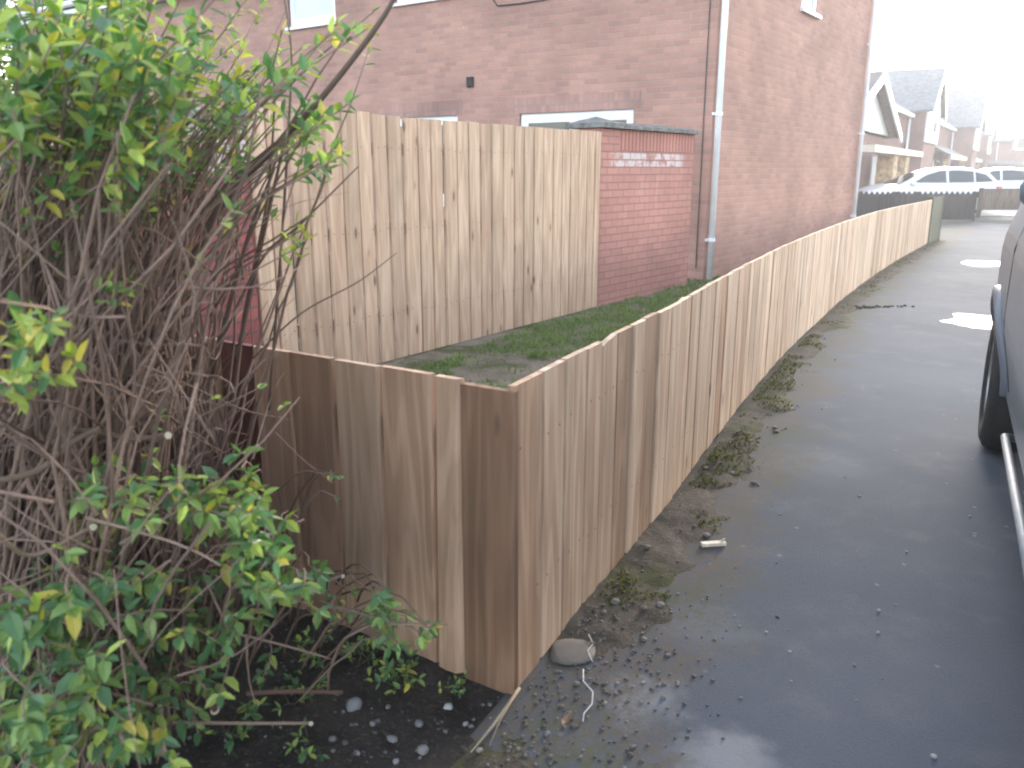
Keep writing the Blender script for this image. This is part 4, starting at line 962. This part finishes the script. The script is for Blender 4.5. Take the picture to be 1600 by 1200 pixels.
branch([(500, 940, 1.68), (560, 958, 1.63), (620, 972, 1.6), (700, 975, 1.58)], 0.0024, 0.0012); branch([(430, 675, 1.95), (470, 715, 1.93), (520, 755, 1.92)], 0.0014, 0.0008)
stems.build('stems', M['bark'], bush, smooth=True); fol.build('foliage', M['leaf'], bush)
cutm = flat('pale_cut_wood', (0.55, 0.47, 0.36), 0.8, var=0.1)
for u, v, Y, r in ((262, 680, 1.449, 0.0065), (335, 1109, 1.499, 0.0095), (485, 1130, 1.5, 0.0045), (535, 900, 1.7, 0.0042), (402, 698, 1.7, 0.005), (145, 823, 1.35, 0.006)):
    cut = MB(); p = backproj(u, v, Y); cut.tube([p, p + Vector((0.003, -0.003, 0))], r, 8); cut.build('cut_end', cutm, bush)

# ---------------------------------------------------------------- low plants in the soil bed
def plant(name, label, p, n, L, h, yel, group):
    t = MB()
    global fol
    keep = fol; fol = t; st = MB()
    for _ in range(n):
        d = rdir(0.9); q = p + Vector((rnd(-.03, .03), rnd(-.03, .03), 0)); tip = q + d * h * rnd(0.5, 1.1); tip.z = max(tip.z, 0.04)
        st.tube([q, q.lerp(tip, 0.5) + Vector((0, 0, 0.01)), tip], [0.0012, 0.001, 0.0006], 4, (0.09, 0.10, 0.05)); sprig(tip, tip - q, random.choice([1, 2]), L, yel)
    fol = keep
    o = thing(name, p, label, 'plant', group); st.build('stalks', M['bark'], o); t.build('foliage', M['leaf'], o)
for (x, y, n, L, h, lab) in [(-0.30, 2.02, 16, 0.030, 0.07, 'low green weed at the foot of the narrow split board'), (-0.44, 2.13, 14, 0.028, 0.08, 'small weed under the gap left of the split board'),
                          (-0.58, 2.12, 16, 0.026, 0.10, 'small leaved weed on the soil below the olive toned board'), (-0.56, 1.95, 10, 0.028, 0.06, 'low weed on dark soil beside a fallen twig'),
                          (-0.16, 2.0, 8, 0.020, 0.04, 'tiny yellowish weed at the foot of the dark corner board'), (-0.70, 1.80, 9, 0.034, 0.08, 'broad leaved seedling low in the soil bed at the bottom edge'),
                          (-0.50, 1.74, 6, 0.030, 0.06, 'lone seedling among pebbles near the bottom edge')]:
    plant('weed', lab, Vector((x, y, 0.03)), n, L, h, 0.2, 'weeds on the soil bed')

# ---------------------------------------------------------------- grass on the lawn strip
gm = MB()
def blade(p, h, c):
    a = rnd(0, 6.28); t = Vector((math.cos(a), math.sin(a), 0)); l = Vector((rnd(-.6, .6), rnd(-.6, .6), 1)).normalized(); w_ = rnd(0.003, 0.006)
    m_ = p + l * h * 0.55; e = p + (l + Vector((l.x, l.y, -0.35)) * 0.5) * h
    gm.face([p - t * w_, p + t * w_, m_ + t * w_ * 0.7, m_ - t * w_ * 0.7], None, c); gm.face([m_ - t * w_ * 0.7, m_ + t * w_ * 0.7, e], None, c)
k = 0
while k < 42000:
    s_ = rnd(2.4, 10.5); d = -rnd(0.03, 2.2); p = off(s_, d)
    q = p - T.o; b_ = q.dot(T.n)
    if s_ < 8.5 and b_ < 0.02: continue
    bare = math.hypot((p.x + 0.0) / 0.5, (p.y - 5.75) / 0.55) + 0.45 * fbm(p.x * 3, p.y * 3)
    if bare < 0.85 and random.random() < 0.93: k += 1; continue
    if fbm(p.x * 5, p.y * 5, 2.0) < -0.12 and random.random() < 0.8: k += 1; continue
    a_, b2 = Vector((-0.15, 5.0, 0)), Vector((0.95, 6.5, 0)); t2 = max(0, min(1, (p - a_).dot(b2 - a_) / (b2 - a_).length_squared))
    straw = sm(0.75, 0.3, (p - a_.lerp(b2, t2)).length + 0.3 * fbm(p.x * 3, p.y * 3, 4.0)) if p.dot(T.n) > 0 else 0.0
    f = rnd(0.7, 1.3); c = (0.62 * f, 0.52 * f, 0.20 * f) if random.random() < straw * 0.85 else (0.13 * f, 0.185 * f, 0.06 * f)
    blade(p + Vector((0, 0, 0.03 + 0.02 * fbm(p.x * 2, p.y * 2))), rnd(0.03, 0.075) if straw < 0.5 else rnd(0.025, 0.06), c); k += 1
tag(gm.build('grass', M['grass']), 'short green and straw coloured grass between the two fences', 'grass', kind='stuff')
gm = MB(); k = 0                         # moss and grass tufts on the verge
while k < 5200:
    s_ = rnd(0.15, LEN) if random.random() < 0.5 else rnd(0.3, 6); d = abs(random.gauss(0.06, 0.14)) + 0.03; p = off(s_, d)
    if fbm(p.x * 2.3, p.y * 2.3, 9.0) < 0.05 or d > 0.42: k += 0.3; continue
    f = rnd(0.6, 1.2); c = (0.085 * f, 0.085 * f, 0.025 * f)
    blade(p + Vector((0, 0, soil_h(s_, d) - 0.003)), rnd(0.008, 0.028), c); k += 1
tag(gm.build('verge_grass', M['grass']), 'sparse moss and grass along the foot of the path fence', 'grass', kind='stuff')

# ---------------------------------------------------------------- stones and litter
def stone(mb, p, r, c):
    import bmesh
    bm = bmesh.new(); bmesh.ops.create_icosphere(bm, subdivisions=2 if r > 0.012 else 1, radius=1.0)
    sx, sy, sz = rnd(.75, 1.3), rnd(.7, 1.1), rnd(.5, .8); sd = rnd(0, 99); a = rnd(0, 6.28)
    i0 = len(mb.v)
    for v in bm.verts:
        q = v.co.copy(); q *= 1 + 0.28 * mnoise.noise(q * 1.3 + Vector((sd, sd, 0))); q = Vector((q.x * sx, q.y * sy, q.z * sz)) * r
        mb.v.append(tuple(p + Vector((q.x * math.cos(a) - q.y * math.sin(a), q.x * math.sin(a) + q.y * math.cos(a), q.z))))
    for f in bm.faces:
        mb.f.append(tuple(i0 + v.index for v in f.verts)); mb.uv.append([(0, 0)] * 3); mb.c.append(c); mb.m.append(0)
    bm.free()
def stonecol():
    k = rnd(0.5, 1.5); k *= 0.8; return random.choice([(0.12 * k, 0.11 * k, 0.11 * k), (0.10 * k, 0.095 * k, 0.10 * k), (0.14 * k, 0.115 * k, 0.095 * k), (0.17 * k, 0.16 * k, 0.155 * k)])
gv = MB()
for k in range(850):                     # fine gravel in the bed and along the verge
    if k < 330: s_, d = rnd(-0.75, 0.1), random.gauss(-0.35, 0.4)
    else: s_, d = rnd(-0.6, 1.0) * rnd(0.3, 1) if k < 800 else rnd(0, 1) ** 1.6 * 12, abs(random.gauss(0.16, 0.16)) + 0.02
    if d > 0.6 or d < -1.6: continue
    p = off(s_, d)
    if d < -0.02 and p.y > legY(p.x) - 0.03: continue
    r = rnd(0.002, 0.0075) * (1 + 0.4 * (random.random() < 0.1)); stone(gv, p + Vector((0, 0, max(0, soil_h(s_, d)) + r * 0.25)), r, stonecol())
tag(gv.build('gravel', M['pebble'], smooth=True), 'fine gravel scattered over the dark soil and along the fence foot', 'gravel', kind='stuff')
def pebble(x, y, r, c, label, group='larger stones by the fence corner'):
    mb = MB(); p = Vector((x, y, 0.012 + r * 0.35)); stone(mb, p, r, c); o = mb.build('stone', M['pebble'], smooth=True, base=p); tag(o, label, 'stone', group)
pebble(-0.17, 1.93, 0.013, (0.34, 0.32, 0.32), 'palest round pebble on the soil below the corner board')
pebble(-0.42, 1.93, 0.026, (0.20, 0.19, 0.20), 'largest grey stone on the soil, left of the fence corner')
for x, y, r in ((-0.24, 1.86, .013), (-0.30, 1.80, .014), (-0.12, 1.86, .009), (-0.36, 1.86, .011), (-0.04, 1.86, .011), (-0.22, 1.76, .014), (-0.45, 1.80, .012), (-0.08, 1.76, .010), (-0.28, 1.72, .012), (-0.38, 1.75, .010), (-0.33, 1.93, .009), (-0.06, 1.94, .008)):
    k = rnd(0.8, 1.3); pebble(x, y, r, (0.17 * k, 0.16 * k, 0.16 * k), 'dull grey pebble lying on the dark soil by the fence corner', 'grey pebbles on the soil')
for k in range(26):
    s_ = rnd(0.25, 3.0); d = rnd(0.05, 0.32); p = off(s_, d); r = rnd(0.007, 0.016); mb = MB(); q = p + Vector((0, 0, max(0, soil_h(s_, d)) + r * 0.3)); f = rnd(.6, 1.3)
    stone(mb, q, r, (0.13 * f, 0.115 * f, 0.105 * f)); tag(mb.build('stone', M['pebble'], smooth=True, base=q), 'small brownish stone in the dirt along the foot of the path fence', 'stone', 'stones along the path fence')
for (s_, d, r, lab) in ((0.27, 0.07, 0.045, 'flat pale stone slab against the fence foot near the corner'),):
    p = off(s_, d); mb = MB(); q = p + Vector((0, 0, 0.02)); stone(mb, q, r * 1.5, (0.125, 0.108, 0.095))
    mb.v = [(x, y, 0.006 + (z - 0.02) * 0.10) for x, y, z in mb.v]; tag(mb.build('stone_slab', M['pebble'], smooth=True, base=q), lab, 'stone')
# grit on the asphalt
for k in range(30):
    u, v = rnd(980, 1520), rnd(700, 1190); 
    P_ = R(14.45); a = backproj(u, v, 1.0) - Vector((0, 0, 1.4)); tt = 1.4 / -a.z; p = a * tt; p.z = 0
    r = rnd(0.003, 0.0075); mb = MB(); q = p + Vector((0, 0, r * 0.35)); f = rnd(.8, 1.7); stone(mb, q, r, (0.2 * f, 0.195 * f, 0.19 * f))
    tag(mb.build('pebble', M['pebble'], smooth=True, base=q), 'tiny pale pebble lying on the asphalt path', 'pebble', 'pebbles on the path')
pm = flat('sun_patch_gloss', (0.10, 0.10, 0.105), 0.55, 0.25)  # glossy sheets laid on the path to stand in for patches of sunlight
for (cx, cy, a_, b_, lab) in ((4.55, 7.75, 0.40, 0.42, 'bright sheet drawn as a sunlit patch on the path nearer the vehicle wheel'), (7.3, 12.85, 0.42, 0.45, 'bright sheet drawn as a sunlit patch further along the path')):
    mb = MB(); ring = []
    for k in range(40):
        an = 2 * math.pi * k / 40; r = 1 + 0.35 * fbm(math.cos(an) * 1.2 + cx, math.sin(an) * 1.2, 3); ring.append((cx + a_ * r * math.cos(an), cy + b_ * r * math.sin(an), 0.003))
    mb.face(ring); tag(mb.build('sun_patch_sheet', pm, base=(cx, cy, 0.003)), lab, 'sun_patch_sheet', 'sheets drawn as sunlit patches on the path')
FW = Fr((0.775, 2.94), 82)
mb = MB(); mb.box(FW, (-0.05, -0.012, 0.003), (0.045, 0.012, 0.016), (1.25, 0.1, 0.3)); mb.prism([FW.p(0.03, -0.012, 0.0163), FW.p(0.045, -0.012, 0.0163), FW.p(0.043, -0.002, 0.03), FW.p(0.034, -0.003, 0.026)], FW.n * 0.006, None, (1.25, 0.1, 0.3))
tag(mb.build('wood_offcut', wood('pale_offcut', (0.5, 0.42, 0.33), (0.68, 0.6, 0.5), (0.6, 0.48, 0.36)), base=FW.o), 'small pale wooden offcut lying on the asphalt beside the fence', 'offcut')
def litter(name, label, cat, pts, r, c, mat='bark', group=None):
    mb = MB(); P = [Vector((x, y, z)) for x, y, z in pts]; mb.tube(P, r, 6, c); tag(mb.build(name, M[mat], base=P[0], smooth=True), label, cat, group)
litter('twine', 'thin white twine curling on the path edge near the fence corner', 'twine', [(0.205, 2.11, .01), (0.20, 2.05, .012), (0.222, 2.0, .012), (0.215, 1.95, .01), (0.19, 1.91, .01), (0.185, 1.88, .008)], 0.0018, (0.55, 0.55, 0.56))
litter('twine', 'short white twine strand beside the second fence board', 'twine', [(0.235, 2.28, .02), (0.245, 2.24, .012), (0.225, 2.2, .014), (0.235, 2.15, .01)], 0.0015, (0.55, 0.53, 0.5))
litter('dry_stalk', 'long pale dry stalk running out from the fence corner', 'stalk', [(0.02, 1.99, .03), (-0.01, 1.92, .03), (-0.05, 1.83, .03), (-0.10, 1.74, .025)], [0.005, 0.004, 0.004, 0.002], (0.30, 0.25, 0.18))
litter('dry_stalk', 'second dry stalk crossing beside the first at the corner', 'stalk', [(0.01, 1.96, .035), (-0.03, 1.86, .03), (-0.055, 1.76, .028)], [0.003, 0.003, 0.001], (0.24, 0.19, 0.13))
lf = MB(); keep = fol
p = Vector((0.13, 1.86, 0.012)); leaf(lf, p, Vector((0.6, 1, 0.02)), Vector((0, 0, 1)), 0.055, 0.022, (0.22, 0.13, 0.08), -0.1)
tag(lf.build('dead_leaf', M['leaf'], base=p), 'curled brown dead leaf on the path edge near the twine', 'leaf')
mb = MB()
for k in range(60):
    x, y = random.gauss(3.77, 0.18), random.gauss(8.67, 0.05); r = rnd(0.006, 0.02); stone(mb, Vector((x, y, r * 0.3)), r, (0.02, 0.018, 0.016))
tag(mb.build('debris', M['pebble'], base=(3.77, 8.67, 0)), 'dark scatter of dirt and debris on the path further along', 'debris', kind='stuff')

# ---------------------------------------------------------------- veil added for lens glare
hz = N('glare_haze_volume'); t_ = hz.t; t_.nodes.remove(hz.b)
pv = t_.nodes.new('ShaderNodeVolumePrincipled'); pv.inputs['Color'].default_value = (0.95, 0.96, 1.0, 1); pv.inputs['Density'].default_value = 0.0026; pv.inputs['Anisotropy'].default_value = 0.4
t_.links.new(pv.outputs[0], t_.nodes['Material Output'].inputs['Volume'])
mb = MB(); mb.box(W, (-700, -700, -1.1), (700, 700, 9.0))  # thin scattering volume added to imitate veiling lens glare
GLARE_HAZE = True
if GLARE_HAZE: tag(mb.build('glare_haze', hz.mat), 'thin pale veil added in the air for lens glare', 'glare_haze', kind='stuff')
